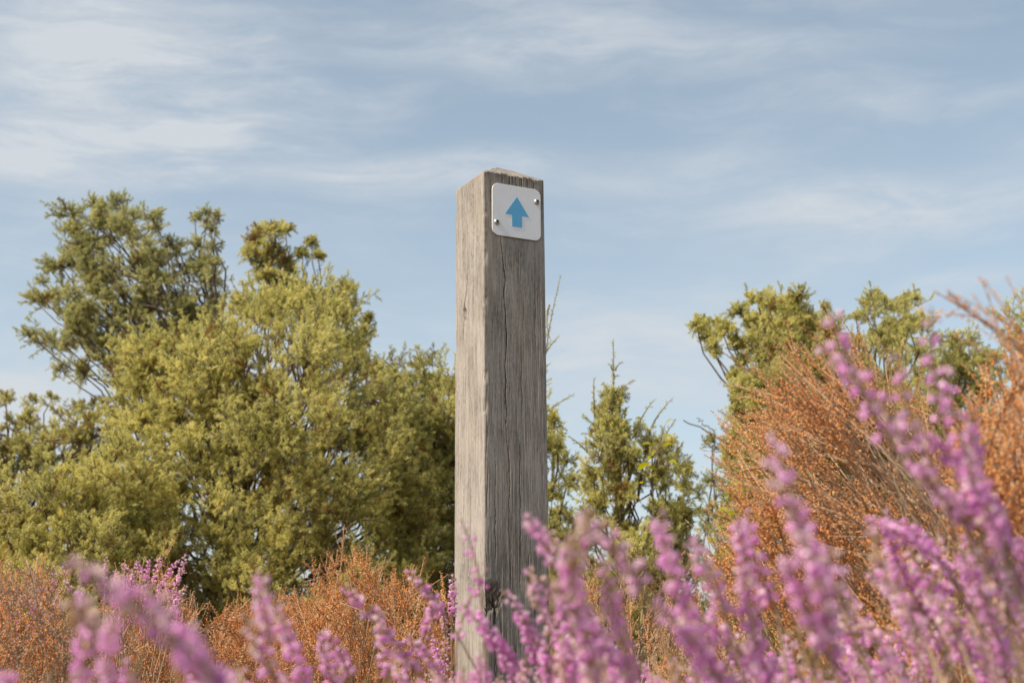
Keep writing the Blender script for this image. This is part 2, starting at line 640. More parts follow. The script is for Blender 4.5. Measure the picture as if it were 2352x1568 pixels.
    # the ragged knot on the near corner
    def hole(fc, u0, s0, ru, rs, dep, seed, kn=1.0):
        q = np.hypot((U - u0) / ru, (S - s0) / rs)
        th = np.arctan2((S - s0) / rs, (U - u0) / ru)
        rag = vnoise(th * 2.2 + 20, q * 2 + seed, 21) * .7 + vnoise(th * 7 + 40, q * 5 + seed, 22) * .5
        q2 = q + (rag - .6) * .55
        w_ = np.clip(1.15 - q2, 0, 1)
        d = dep * np.clip(w_ * 1.6, 0, 1) * (.35 + .9 * vnoise(U * 420, S * 260 + seed, 23))
        ok = (Fc == fc) if fc is not None else np.ones_like(Fc, bool)
        D[:] = np.where(ok, np.maximum(D, d), D)
        knot[:] = np.where(ok, np.maximum(knot, np.clip(w_ * 2.2, 0, 1) * kn), knot)

    hole(0, .008, .735, .022, .026, .0045, 3, .62)
    hole(0, .006, .722, .010, .008, .008, 5, .9)
    hole(3, .002, .742, .009, .022, .003, 4, .35)
    crack(0, [(.001, .735), (.010, .742), (.018, .752), (.0155, .765)], .003, .012, 53)
    crack(0, [(.030, .725), (.022, .738), (.010, .744)], .0026, .009, 54)
    hole(3, .078, .243, .006, .012, .006, 7, .7)
    crack(0, [(.012, .728), (.016, .742), (.019, .760), (.0155, .80)], .0034, .016, 51)
    crack(3, [(.018, .700), (.010, .722), (.006, .745)], .002, .009, 52)
    # wane below the knot: the corner is eaten back a little
    cor = np.clip(1 - U / .006, 0, 1)
    D += cor * np.where((Fc == 0) | (Fc == 3), np.clip(vnoise(S * 38, S * 0, 61) - .62, 0, 1) * .007 + vnoise(S * 150, S * 0, 62) * .0004, 0)
    far_ = np.clip(1 - (PW - U) / .005, 0, 1)
    D += far_ * np.clip(vnoise(S * 30 + 9, S * 0, 63) - .6, 0, 1) * .005
    D += cor * np.where((Fc == 0) | (Fc == 3), np.interp(S, [0, .74, .75, .90, .97], [0, .0003, .0015, .0012, .0003]), 0)
    # dirt: the damp top rim on the signed face and blotches low down
    rim = np.clip(1 - S / .035, 0, 1) * (.35 + .9 * vnoise(U * 260, S * 14, 31))
    low = np.clip((S - .46) / .3, 0, 1) * np.clip(vnoise(U * 60 + 7, S * 30, 32) * .65 + vnoise(U * 300, S * 60, 33) * .6 - .36, 0, 1)
    dirt += np.where(Fc == 0, rim * .9 + low * .95, low * .25)
    mid = np.clip((.5 - np.abs(S - .30)) * 2, 0, 1) * np.clip(1 - U / .05, 0, 1) * np.clip(vnoise(U * 90, S * 30, 34) - .35, 0, 1)
    dirt += np.where(Fc == 0, mid * .8, 0)
    saw = (np.sin((S * 1.0 - U * .35) * 900) > .93) * np.clip(1 - np.abs(S - .385) / .03, 0, 1)
    D += np.where(Fc == 3, saw * .0008, 0)

    # ragged rim
    drop = (vnoise(U * 140 + ph, S * 0, 41) * .0030 + vnoise(U * 500 + ph, S * 0, 42) * .0012)
    lx = per[:, 0][P] - per[:, 2][P] * D
    ly = per[:, 1][P] - per[:, 3][P] * D
    Z = -S - drop * np.clip(1 - S / .01, 0, 1)
    pos = (lx[..., None] * ea + ly[..., None] * eb + Z[..., None] * LEAN) + PC - ro
    V = [pos.reshape(-1, 3)]
    A = [np.stack([knot, dirt], -1).reshape(-1, 2)]
    i = np.arange(nS - 1)[:, None]
    j = np.arange(nP)[None]
    a_ = i * nP + j
    b_ = i * nP + (j + 1) % nP
    F = [np.stack([a_, b_, b_ + nP, a_ + nP], -1).reshape(-1, 4)[:, ::-1]]
    # pyramid top
    base = nS * nP
    rings = 26
    x0, y0, z0 = lx[0], ly[0], Z[0]
    apex = np.array([PW * .5, PW * .5])
    for k in range(1, rings + 1):
        t = k / rings
        t2 = min(t, .995)
        xx = x0 * (1 - t2) + apex[0] * t2
        yy = y0 * (1 - t2) + apex[1] * t2
        hh = PH * t - .0022 * math.exp(-((t - 1) / .09) ** 2)
        nz = (vnoise(xx * 700, yy * 700, 51) - .5) * .0016 + (vnoise(xx * 220, yy * 700, 52) - .5) * .0018
        zt = z0 * (1 - t) ** 2 + hh + nz * min(1, 3 * (1 - t) + .2)
        V.append((xx[:, None] * ea + yy[:, None] * eb + zt[:, None] * LEAN) + PC - ro)
        A.append(np.stack([np.zeros(nP), .10 + .5 * vnoise(xx * 90, yy * 90, 53)], -1))
        prev = 0 if k == 1 else base + (k - 2) * nP
        cur = base + (k - 1) * nP
        jj = np.arange(nP)
        j2 = (jj + 1) % nP
        F.append(np.stack([prev + jj, prev + j2, cur + j2, cur + jj], -1))
    V = np.concatenate(V)
    A = np.concatenate(A)
    F = np.concatenate(F)
    me = mesh_from('shaft', V, F, np.zeros(len(F)), A, [M_WOOD], True)
    link('shaft', me, root)

    # ---- the sign: placed in the signed face's own frame (x right, y up, z out)
    up = unit(LEAN)
    out = unit(np.cross(ea, up))
    M = Matrix(((ea[0], up[0], out[0], 0), (ea[1], up[1], out[1], 0), (ea[2], up[2], out[2], 0), (0, 0, 0, 1)))
    pw, ph_ = .0954, .0949
    ctr = PC + ea * (.0149 + pw / 2) - up * (.0217 + ph_ / 2) + out * .0012 - ro
    plate_m = Matrix.Translation(Vector(ctr)) @ M

    def extrude(name, outline, z0, z1, mats, parent, bev=0.0, side_mat=0):
        g = Geo()
        n = len(outline)
        ol = np.array(outline)
        c = ol.mean(0)
        v = [np.c_[ol, np.full(n, z0)]]
        if bev:
            d = ol - c
            dl = np.linalg.norm(d, axis=1, keepdims=True)
            inn = c + d * (1 - bev / dl)
            v += [np.c_[ol, np.full(n, z1 - bev)], np.c_[inn, np.full(n, z1)]]
        else:
            v += [np.c_[ol, np.full(n, z1)]]
        L = len(v)
        v = np.concatenate(v)
        bm_f = []
        mi = []
        for l in range(L - 1):
            for q in range(n):
                a0, a1 = l * n + q, l * n + (q + 1) % n
                bm_f.append((a0, a1, a1 + n, a0 + n))
                mi.append(side_mat if l == 0 else 0)
        bm_f.append(tuple(range((L - 1) * n, L * n)))
        mi.append(0)
        bm_f.append(tuple(range(n - 1, -1, -1)))
        mi.append(side_mat)
        me_ = bpy.data.meshes.new(name)
        me_.from_pydata([tuple(q) for q in v], [], bm_f)
        for mt in mats:
            me_.materials.append(mt)
        me_.polygons.foreach_set('material_index', mi)
        me_.update()
        return link(name, me_, parent)

    def rrect(w_, h_, rad, k=10):
        o_ = []
        for cx, cy, a0 in ((w_ / 2 - rad, h_ / 2 - rad, 0), (-w_ / 2 + rad, h_ / 2 - rad, 90), (-w_ / 2 + rad, -h_ / 2 + rad, 180), (w_ / 2 - rad, -h_ / 2 + rad, 270)):
            for q in range(k + 1):
                a0_ = R(a0 + 90 * q / k)
                o_.append((cx + rad * math.cos(a0_), cy + rad * math.sin(a0_)))
        return o_

    pl = extrude('sign_plate', rrect(pw, ph_, .0125), 0, .0022, [M_PLATE, M_PLATE_EDGE], root, .0004, 1)
    pl.matrix_local = plate_m

    def P2(u_, v_):
        return ((u_ - .5) * pw, (.5 - v_) * ph_)

    arrow = [P2(.503, .209), P2(.2575, .569), P2(.402, .569), P2(.402, .793), P2(.608, .793), P2(.608, .569), P2(.749, .569)]
    extrude('arrow', arrow, .0022, .0025, [M_ARROW], pl)
    for (u_, v_, rot) in ((.918, .247, .3), (.092, .758, .9)):
        g = Geo()
        k = 28
        # dome profile down into a six-lobed socket
        prof = [(.0053, .0000, 0), (.0054, .0006, 0), (.0052, .0016, 0), (.0045, .0027, 0), (.0034, .0034, 0), (.0025, .0037, 0), (.0019, .0037, 1), (.0017, .0018, 1), (.0001, .0015, 1)]
        vs_, fs_, ms_ = [], [], []
        for li, (rr, z_, lobed) in enumerate(prof):
            for q in range(k):
                an = q / k * 2 * math.pi
                r2 = rr * (1 + (.16 * math.cos(6 * (an + rot)) if (lobed and li < 8) or li == 5 else 0))
                vs_.append((r2 * math.cos(an), r2 * math.sin(an), z_))
        for l in range(len(prof) - 1):
            for q in range(k):
                a0, a1 = l * k + q, l * k + (q + 1) % k
                fs_.append((a0, a1, a1 + k, a0 + k))
                ms_.append(0 if l < 5 else 1)
        me_ = bpy.data.meshes.new('screw')
        me_.from_pydata(vs_, [], fs_)
        me_.materials.append(M_STEEL)
        me_.materials.append(M_RECESS)
        me_.polygons.foreach_set('material_index', ms_)
        me_.polygons.foreach_set('use_smooth', [l < 6 * k for l in range(len(fs_))])
        me_.update()
        sc_ = link('screw', me_, pl)
        x_, y_ = P2(u_, v_)
        sc_.location = (x_, y_, .0022)


build_post()

# ------------------------------------------------------------------ junipers
def needle_tpl(rng, L=.075, twigs=8, per=9, nl=.010, nw=.0022, droop=.0):
    """one leafy juniper spray along +z: an axis and side twiglets clad in needles"""
    g = Geo()
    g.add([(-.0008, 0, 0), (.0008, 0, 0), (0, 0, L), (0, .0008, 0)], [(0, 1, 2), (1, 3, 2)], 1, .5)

    def clad(p0, d, ln, n):
        d = unit(d)
        for i in range(n):
            t = (i + rng.uniform(.1, .9)) / n
            p = p0 + d * ln * t
            rv = rng.normal(size=3)
            rv -= d * rv.dot(d)
            rv = unit(rv)
            nd = unit(d * .75 + rv * .85)
            w = unit(np.cross(nd, rng.normal(size=3))) * nw * rng.uniform(.7, 1.2)
            l2 = nl * rng.uniform(.75, 1.2) * (1 - .25 * t)
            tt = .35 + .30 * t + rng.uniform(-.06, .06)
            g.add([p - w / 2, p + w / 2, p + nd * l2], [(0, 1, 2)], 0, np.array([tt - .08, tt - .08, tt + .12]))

    clad(np.zeros(3), np.array([0, 0, 1.]), L, int(per * 1.6))
    for i in range(twigs):
        t = (i + .5) / twigs * .85 + .05
        an = i * 2.4 + rng.uniform(-.5, .5)
        d = unit(np.array([math.cos(an) * .8, math.sin(an) * .8, 1.0]))
        ln = L * (.50 - .22 * t) * rng.uniform(.7, 1.2)
        p0 = np.array([0, 0, L * t])
        clad(p0, d, ln, per)
    return g.arrays()


def spray_sources(mt):
    rg = np.random.default_rng(5)
    return [bpy.data.objects.new('needle_spray', mesh_from('needle_spray', *needle_tpl(rg, L=.046, twigs=7, per=13, nl=.0085, nw=.0029), [mt, M_BARK])) for _ in range(6)]


SPRAYS = {}


def needle_crown(root, pts, dirs, scl, var, kind, mt):
    """the crown: one mesh of growing points, each carrying a leafy spray"""
    if mt.name not in SPRAYS:
        srcs = spray_sources(mt)
        ng = bpy.data.node_groups.new('sprays_' + mt.name, 'GeometryNodeTree')
        ng.interface.new_socket('Geometry', in_out='INPUT', socket_type='NodeSocketGeometry')
        ng.interface.new_socket('Geometry', in_out='OUTPUT', socket_type='NodeSocketGeometry')
        gi, go = ng.nodes.new('NodeGroupInput'), ng.nodes.new('NodeGroupOutput')
        jn = ng.nodes.new('GeometryNodeJoinGeometry')

        def attr(nm, dt):
            a_ = ng.nodes.new('GeometryNodeInputNamedAttribute')
            a_.data_type = dt
            a_.inputs['Name'].default_value = nm
            return a_.outputs['Attribute']
        rot, sc_, kd = attr('rot', 'FLOAT_VECTOR'), attr('scl', 'FLOAT'), attr('kind', 'INT')
        for i, ob in enumerate(srcs):
            oi = ng.nodes.new('GeometryNodeObjectInfo')
            oi.inputs['Object'].default_value = ob
            oi.inputs['As Instance'].default_value = True
            cp = ng.nodes.new('FunctionNodeCompare')
            cp.data_type, cp.operation = 'INT', 'EQUAL'
            ng.links.new(kd, cp.inputs[2])
            cp.inputs[3].default_value = i
            ip = ng.nodes.new('GeometryNodeInstanceOnPoints')
            ng.links.new(gi.outputs[0], ip.inputs['Points'])
            ng.links.new(cp.outputs[0], ip.inputs['Selection'])
            ng.links.new(oi.outputs['Geometry'], ip.inputs['Instance'])
            ng.links.new(rot, ip.inputs['Rotation'])
            ng.links.new(sc_, ip.inputs['Scale'])
            ng.links.new(ip.outputs[0], jn.inputs[0])
        ng.links.new(jn.outputs[0], go.inputs[0])
        SPRAYS[mt.name] = ng
    me = bpy.data.meshes.new('crown')
    n = len(pts)
    me.vertices.add(n)
    me.vertices.foreach_set('co', np.ascontiguousarray(pts, np.float32).ravel())
    dn = dirs / np.linalg.norm(dirs, axis=1, keepdims=True)
    e = np.stack([np.zeros(n), np.arccos(np.clip(dn[:, 2], -1, 1)), np.arctan2(dn[:, 1], dn[:, 0])], 1)
    me.attributes.new('rot', 'FLOAT_VECTOR', 'POINT').data.foreach_set('vector', np.ascontiguousarray(e, np.float32).ravel())
    me.attributes.new('scl', 'FLOAT', 'POINT').data.foreach_set('value', np.ascontiguousarray(scl, np.float32))
    me.attributes.new('var', 'FLOAT', 'POINT').data.foreach_set('value', np.ascontiguousarray(var, np.float32))
    me.attributes.new('kind', 'INT', 'POINT').data.foreach_set('value', np.ascontiguousarray(kind, np.int32))
    me.materials.append(mt)
    me.materials.append(M_BARK)
    o = link('crown', me, root)
    o['kind'] = 'stuff'
    md = o.modifiers.new('sprays', 'NODES')
    md.node_group = SPRAYS[mt.name]
    return o


def in_poly(x, y, poly):
    c = False
    n = len(poly)
    for i in range(n):
        x0, y0 = poly[i]
        x1, y1 = poly[(i + 1) % n]
        if (y0 > y) != (y1 > y) and x < (x1 - x0) * (y - y0) / (y1 - y0) + x0:
            c = not c
    return c


def poly_dist(x, y, poly):
    best = 1e9
    n = len(poly)
    for i in range(n):
        ax, ay = poly[i]
        bx, by = poly[(i + 1) % n]
        t = max(0, min(1, ((x - ax) * (bx - ax) + (y - ay) * (by - ay)) / ((bx - ax) ** 2 + (by - ay) ** 2 + 1e-9)))
        best = min(best, math.hypot(x - ax - t * (bx - ax), y - ay - t * (by - ay)))
    return best


def juniper(label, Y, base_px, poly=None, lobes=(), nlobes=0, lobe_r=(23, 46), thick=.9, shoots=(), seed=1, dens=1.0,
            brown=.03, needles=None, fork=None, yellow=0.0, trunk_r=.05, upb=.25, branches=(), sp_scale=1.0, fill=1.0, tw=1.0):
    rng = np.random.default_rng(seed)
    bx = at(base_px, 1200, Y)[0]
    root = empty('juniper_bush', (bx, Y, float(ground_z(bx, Y))), label, 'juniper', 'wild junipers growing behind the post')
    ro = np.array(root.location)
    PXM = Y / 3229.6
    crown, wood = Geo(), Geo()
    L = []                                   # lobes: centre, radii
    for (px, py, rx, ry, *dd) in lobes:
        yy = Y + (dd[0] if dd else rng.uniform(-.25, .25) * thick)
        c = at(px, py, yy)
        L.append((c, np.array([rx * PXM, max(rx, ry) * PXM * .9, ry * PXM])))
    if poly:
        xs = [p[0] for p in poly]
        ys = [p[1] for p in poly]
        cx, k = sum(xs) / len(xs), 0
        pts = []
        tries = 0
        while k < nlobes and tries < 40000:
            tries += 1
            x, y = rng.uniform(min(xs), max(xs)), rng.uniform(min(ys), max(ys))
            if not in_poly(x, y, poly):
                continue
            ds = poly_dist(x, y, poly)
            rr = rng.uniform(*lobe_r)
            if ds < rr * .45:
                continue
            rr = min(rr, ds * 1.15)
            # a rounded front: lobes well inside the outline stand nearer to us
            inset = min(1.0, ds / 160.0)
            yy = Y - thick * .5 * math.sqrt(inset) + rng.uniform(0, thick) * (.35 + .65 * (1 - inset)) * rng.choice([0, 1], p=[.45, .55])
            if any(math.hypot(x - a[0], y - a[1]) < rr * .42 and abs(yy - a[2]) < .3 for a in pts):
                if rng.random() < .85:
                    continue
            pts.append((x, y, yy))
            c = at(x, y, yy)
            if c[2] < ro[2] + .12:
                c[2] = ro[2] + .12 + rng.uniform(0, .2)
            L.append((c, np.array([rr * PXM, rr * PXM, rr * PXM * rng.uniform(.75, 1.1)])))
            k += 1
    zc = np.array([l[0] for l in L])
    mean = zc.mean(0)
    # trunk
    if fork is None:
        tp = np.array([mean[0] * .6 + bx * .4, Y, ro[2] + (mean[2] - ro[2]) * .75])
    else:
        tp = at(fork[0], fork[1], Y)
    tr = bez(ro + np.array([0, 0, -.05]), np.array([0, 0, 1.]), tp, unit(tp - ro + np.array([0, 0, .2])), 12)
    tg = Geo()
    tube(tg, tr - ro, np.linspace(trunk_r, trunk_r * .45, 12), 8, 0, .5, rng.uniform(.3, .7))
    spr_o, spr_d, spr_s, spr_v, spr_k = [], [], [], [], []
    for c, rad in L:
        # limb from the trunk to the lobe
        ti = int(np.clip(np.argmin(np.linalg.norm(tr - (c - np.array([0, 0, .35 * (c[2] - ro[2])])), axis=1)), 2, 11))
        d_in = unit(c - tr[ti])
        lb = bez(tr[ti], unit(d_in + np.array([0, 0, .3])), c, unit(d_in + np.array([0, 0, .35])), 8)
        lb[1:-1] += rng.normal(size=(6, 3)) * .022
        if poly and rng.random() < .6 and c[1] < Y:
            lb = lb[-3:] if len(lb) > 3 else lb
            tube(wood, lb - ro, np.linspace(.006, .003, len(lb)), 4, 0, .5, rng.uniform(.2, .9))
        else:
            tube(wood, lb - ro, np.linspace(trunk_r * .13, .003, 8), 4, 0, .5, rng.uniform(.2, .9))
        area = rad[0] * rad[2]
        nsub = max(6, int(((9 if poly and not lobes else 14) + area * 950) * dens))
        lobe_var = rng.normal(.5 + yellow, .10)
        lobe_brown = rng.random() < brown * 1.5
        outd = unit(c - (tp * .5 + ro * .5)) * .18
        for q in range(nsub):
            d = rng.normal(size=3)
            d = unit(unit(d) + outd + np.array([0, -.12, upb]))
            rr = rad * rng.uniform(.45, 1.08)
            e = c + d * rr
            s0 = c + unit(rng.normal(size=3)) * rad * .22
            if e[2] < ro[2] + .03:
                continue
            ln = np.linalg.norm(e - s0)
            cv = bez(s0, unit(d * .9 + rng.normal(size=3) * .35), e, unit(d + np.array([0, 0, rng.uniform(-.3, .6)])), 5)
            tube(wood, cv - ro, np.linspace(.0026, .0011, 5), 3, 0, .5, rng.uniform(.2, .9))
            isb = rng.random() < (brown + (.45 if lobe_brown else 0))
            sv = rng.normal(lobe_var, .12)
            ns = max(4, int(ln / .015))
            for w in range(ns):
                t = .12 + .88 * (w + rng.random()) / ns
                i0 = min(int(t * 4), 3)
                p = cv[i0] * (1 - (t * 4 - i0)) + cv[i0 + 1] * (t * 4 - i0)
                dd = unit(unit(cv[i0 + 1] - cv[i0]) * .8 + unit(rng.normal(size=3)) * .75 + np.array([0, 0, .18]))
                spr_o.append(p)
                spr_d.append(dd)
                spr_s.append(rng.uniform(.55, 1.0) * sp_scale)
                spr_v.append(-.25 + rng.uniform(-.1, .15) if isb else sv + rng.normal() * .15)
                spr_k.append(rng.integers(6))
    # the outer shell: short leafy twigs all over the front, sides and back of the crown
    if poly and fill > 0:
        area = 0.5 * abs(sum(poly[i][0] * poly[(i + 1) % len(poly)][1] - poly[(i + 1) % len(poly)][0] * poly[i][1] for i in range(len(poly))))
        n = int(area / 280 * fill)
        k = 0
        hol = np.random.default_rng(seed + 7)
        hx, hy = hol.uniform(min(xs), max(xs), 26), hol.uniform(min(ys), max(ys), 26)
        hr = hol.uniform(16, 46, 26)
        while k < n:
            x, y = rng.uniform(min(xs), max(xs)), rng.uniform(min(ys), max(ys))
            k += .25
            if not in_poly(x, y, poly):
                continue
            if np.any(np.hypot(x - hx, y - hy) < hr) and rng.random() < .85:
                continue
            k += .75
            ds = poly_dist(x, y, poly)
            if ds < 24 * tw:
                continue
            inset = min(1.0, ds / 190.0)
            bulge = (vnoise(np.array([x / 75.]), np.array([y / 75.]), seed)[0] - .5) * .5 * thick
            dep = thick * .62 * math.sqrt(inset)
            yy = Y - dep + bulge if rng.random() < .8 else Y + dep * rng.uniform(.2, 1)
            p0 = at(x, y, yy)
            if p0[2] < ro[2] + .05:
                continue
            d = unit(np.array([(x - sum(xs) / len(xs)) / 500., -.55, .75]) + rng.normal(size=3) * .6)
            ln = rng.uniform(.06, .14) * tw
            cv = bez(p0, unit(d + rng.normal(size=3) * .4), p0 + d * ln, unit(d + np.array([0, 0, rng.uniform(-.6, .5)])), 5)
            tube(wood, cv - ro, np.linspace(.002, .001, 5), 3, 0, .5, rng.uniform(.2, .9))
            sv = rng.normal(.52 + yellow, .15) + (vnoise(np.array([x / 50.]), np.array([y / 50.]), seed + 3)[0] - .5) * .5
            if rng.random() < brown * .8:
                sv = -.2
            ns = max(4, int(ln / .016))
            for w in range(ns):
                t = .05 + .95 * (w + rng.random()) / ns
                i0 = min(int(t * 4), 3)
                p = cv[i0] * (1 - (t * 4 - i0)) + cv[i0 + 1] * (t * 4 - i0)
                spr_o.append(p)
                spr_d.append(unit(unit(cv[i0 + 1] - cv[i0]) * .8 + unit(rng.normal(size=3)) * .8 + np.array([0, 0, .15])))
                spr_s.append(rng.uniform(.5, .95) * sp_scale)
                spr_v.append(sv + rng.normal() * .15)
                spr_k.append(rng.integers(6))
    # long arching shoots and bare branches that stand out of the crown
    for (x0, y0, x1, y1, bend, w) in shoots:
        p0, p1 = at(x0, y0, Y), at(x1, y1, Y - .05)
        d = unit(p1 - p0)
        side = np.array([bend, 0, abs(bend) * .3])
        cv = bez(p0, unit(d - side), p1, unit(d + side), 14)
        tube(wood, cv - ro, np.linspace(.004, .0010, 14), 4, 0, .5, .8)
        ln = np.linalg.norm(p1 - p0)
        ns = int(ln / .0085 * w)
        for q in range(ns):
            t = (q + rng.random()) / ns
            tt = t * 13
            i0 = min(int(tt), 12)
            p = cv[i0] * (1 - (tt - i0)) + cv[i0 + 1] * (tt - i0)
            dd = unit(unit(cv[i0 + 1] - cv[i0]) * .9 + unit(rng.normal(size=3)) * .7)
            spr_o.append(p)
            spr_d.append(dd)
            spr_s.append((.62 - .30 * t) * rng.uniform(.7, 1.0))
            spr_v.append(rng.normal(.72, .1))
            spr_k.append(rng.integers(6))
    for (x0, y0, x1, y1, rw, dyy) in branches:
        p0, p1 = at(x0, y0, Y + dyy), at(x1, y1, Y + dyy)
        d = unit(p1 - p0)
        cv = bez(p0, unit(d + rng.normal(size=3) * .25), p1, unit(d + rng.normal(size=3) * .25), 10)
        cv[1:-1] += rng.normal(size=(8, 3)) * .008
        tube(wood, cv - ro, np.linspace(rw, rw * .45, 10), 6, 0, .5, rng.uniform(.1, .9))
    o_, d_, s_, v_, k_ = map(np.array, (spr_o, spr_d, spr_s, spr_v, spr_k))
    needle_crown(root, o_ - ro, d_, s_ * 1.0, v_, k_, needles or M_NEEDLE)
    link('branches', wood.mesh('branches', [M_BARK], True), root)
    link('trunk', tg.mesh('trunk', [M_BARK], True), root)
    return len(o_)


NS = 0
NS += juniper('tall open-crowned juniper behind the others, highest crown on the left with dark limbs showing', 8.6, 540,
        lobes=[(160, 490, 62, 34), (215, 475, 45, 30), (270, 465, 40, 32), (350, 500, 42, 30), (200, 560, 80, 42), (300, 540, 60, 40), (140, 610, 65, 36),
               (478, 495, 30, 24), (448, 500, 14, 10), (485, 530, 30, 26), (455, 560, 30, 26), (500, 500, 14, 16), (490, 570, 34, 34), (465, 600, 40, 30), (395, 560, 30, 26), (480, 640, 50, 50), (420, 620, 50, 40), (330, 610, 60, 40), (240, 650, 80, 45),
               (100, 690, 66, 38), (170, 720, 70, 44), (70, 770, 34, 36), (120, 790, 56, 42), (210, 790, 60, 40), (290, 720, 70, 50), (360, 690, 60, 50),
               (430, 700, 60, 50), (500, 700, 40, 50), (140, 850, 34, 30), (190, 860, 30, 34), (260, 830, 40, 30), (400, 760, 80, 50), (480, 780, 70, 60), (330, 800, 70, 50)],
        poly=[(60, 670), (110, 600), (120, 470), (290, 455), (380, 500), (420, 560), (520, 600), (530, 760), (420, 820), (240, 860), (150, 880), (50, 800)], nlobes=87, lobe_r=(20, 37),
        thick=1.0, seed=11, fill=.45, dens=.9, brown=.05, needles=M_NEEDLE_COOL, fork=(520, 790), trunk_r=.075, upb=.2,
        branches=[(500, 740, 210, 575, .014, -.1), (330, 650, 225, 600, .010, 0), (500, 745, 300, 700, .014, -.2), (520, 760, 390, 610, .012, -.1), (510, 750, 350, 735, .012, -.3),
                  (500, 760, 400, 690, .014, -.3), (510, 770, 240, 730, .012, .1), (330, 560, 345, 500, .006, -.1), (490, 700, 480, 520, .010, 0)], yellow=.14)
NS += juniper('slender juniper with a bare forked twig, its crown rising behind the big central bush', 7.8, 760,
        lobes=[(575, 585, 34, 30), (625, 575, 40, 34), (615, 640, 40, 34), (660, 625, 34, 30), (680, 670, 40, 34), (600, 535, 30, 20), (655, 530, 24, 18), (800, 670, 26, 26), (830, 800, 30, 30), (845, 740, 16, 16), (585, 560, 40, 32), (630, 530, 44, 24), (600, 610, 46, 40), (650, 600, 40, 36), (640, 650, 40, 34), (715, 560, 18, 12), (730, 590, 12, 10), (695, 585, 12, 10),
               (770, 690, 36, 34), (800, 720, 30, 34), (790, 790, 50, 40), (835, 770, 24, 24), (700, 690, 50, 30), (850, 850, 34, 30), (740, 740, 60, 50), (800, 850, 60, 50)],
        thick=.7, seed=22, dens=1.35, brown=.10, fork=(720, 700), trunk_r=.06, upb=.35,
        branches=[(740, 720, 640, 600, .012, -.1), (700, 680, 720, 560, .004, 0), (705, 640, 690, 560, .003, 0), (720, 650, 745, 600, .003, 0), (705, 610, 730, 565, .003, 0)])
NS += juniper('big broad yellow-green juniper bush filling the middle left', 6.6, 560,
        poly=[(262, 760), (300, 690), (390, 765), (470, 720), (520, 690), (560, 650), (640, 660), (700, 640), (790, 640), (830, 690), (845, 770), (850, 820), (930, 900), (1010, 1000),
              (1010, 1640), (200, 1640), (190, 1100), (260, 960), (225, 860)],
        nlobes=361, lobe_r=(23, 51), thick=1.5, seed=33, fill=1.55, dens=.95, brown=.045, yellow=.09, fork=(560, 900), trunk_r=.07,
        shoots=[(640, 1010, 800, 638, -.35, .8), (700, 720, 808, 637, .5, .7), (690, 900, 770, 830, .6, .8), (620, 700, 625, 650, .1, 1), (300, 760, 296, 700, .1, 1)],
        branches=[(675, 970, 700, 790, .005, -.85), (700, 800, 735, 700, .004, -.85), (620, 830, 640, 760, .006, -.8)])
NS += juniper('low spreading juniper bush with pale yellow sprays at the lower left edge', 6.0, 60,
        poly=[(-160, 1090), (-40, 1060), (60, 1075), (150, 1080), (230, 1020), (300, 1010), (380, 1080), (430, 1200), (440, 1640), (-160, 1640)],
        nlobes=190, lobe_r=(26, 53), thick=1.2, seed=44, fill=1.55, dens=.95, brown=.04, yellow=.12, trunk_r=.05)
NS += juniper('small olive juniper with gaps of sky in it behind the left edge bush', 8.2, 40,
        poly=[(-160, 920), (-60, 890), (40, 905), (110, 900), (170, 920), (240, 905), (290, 930), (300, 1010), (240, 1090), (100, 1110), (-160, 1120)],
        nlobes=114, lobe_r=(19, 37), thick=.9, seed=55, fill=.5, dens=.8, brown=.08, yellow=.04, trunk_r=.06,
        branches=[(300, 1010, 60, 1000, .012, -.3), (290, 1060, 80, 1050, .012, -.3)])
NS += juniper('dark green juniper bush directly left of the post', 7.0, 960,
        poly=[(830, 840), (880, 830), (960, 800), (1010, 815), (1060, 830), (1120, 840), (1170, 950), (1180, 1300), (1150, 1640), (860, 1640), (840, 1200), (800, 1000)],
        nlobes=209, lobe_r=(22, 45), thick=1.2, seed=66, fill=1.55, dens=.9, brown=.05, yellow=.0, trunk_r=.06, fork=(980, 1000),
        branches=[(960, 1000, 1010, 900, .008, -.4), (900, 970, 850, 910, .010, -.5)])
NS += juniper('narrow juniper with thin arching tips peeping out right of the post', 5.9, 1235,
        poly=[(1190, 900), (1260, 900), (1285, 960), (1310, 1010), (1325, 1080), (1345, 1250), (1340, 1640), (1150, 1640)],
        nlobes=87, lobe_r=(16, 33), thick=.6, seed=77, dens=1.0, brown=.02, yellow=.1, trunk_r=.03,
        shoots=[(1240, 1000, 1288, 632, .12, .9), (1245, 850, 1262, 760, .5, .8), (1250, 820, 1284, 772, .3, .7), (1262, 700, 1265, 780, .3, .7), (1240, 960, 1318, 905, .4, 1), (1245, 1000, 1275, 930, .3, 1),
                (1240, 1000, 1235, 800, .05, 1.2), (1250, 860, 1262, 835, .4, .7)])
NS += juniper('small pointed conical juniper standing alone right of the post', 5.3, 1440,
        poly=[(1400, 850), (1420, 850), (1436, 920), (1455, 985), (1500, 1000), (1555, 1010), (1590, 1080), (1600, 1180), (1610, 1640), (1330, 1640), (1310, 1250), (1322, 1100), (1350, 1000), (1365, 940), (1390, 900)],
        nlobes=171, lobe_r=(12, 28), thick=.6, seed=88, fill=1.9, tw=.55, dens=1.0, brown=.02, yellow=.05, trunk_r=.03, fork=(1412, 940), sp_scale=.85,
        shoots=[(1412, 1000, 1409, 785, .02, 1.5), (1366, 960, 1364, 868, .03, .9), (1460, 1010, 1502, 918, .4, 1), (1490, 1000, 1545, 914, .35, .8), (1510, 1060, 1552, 962, .3, .9),
                (1350, 1040, 1305, 1000, -.3, .7), (1414, 850, 1430, 830, .5, .6), (1410, 870, 1398, 835, -.4, .6), (1414, 900, 1440, 885, .5, .7)])
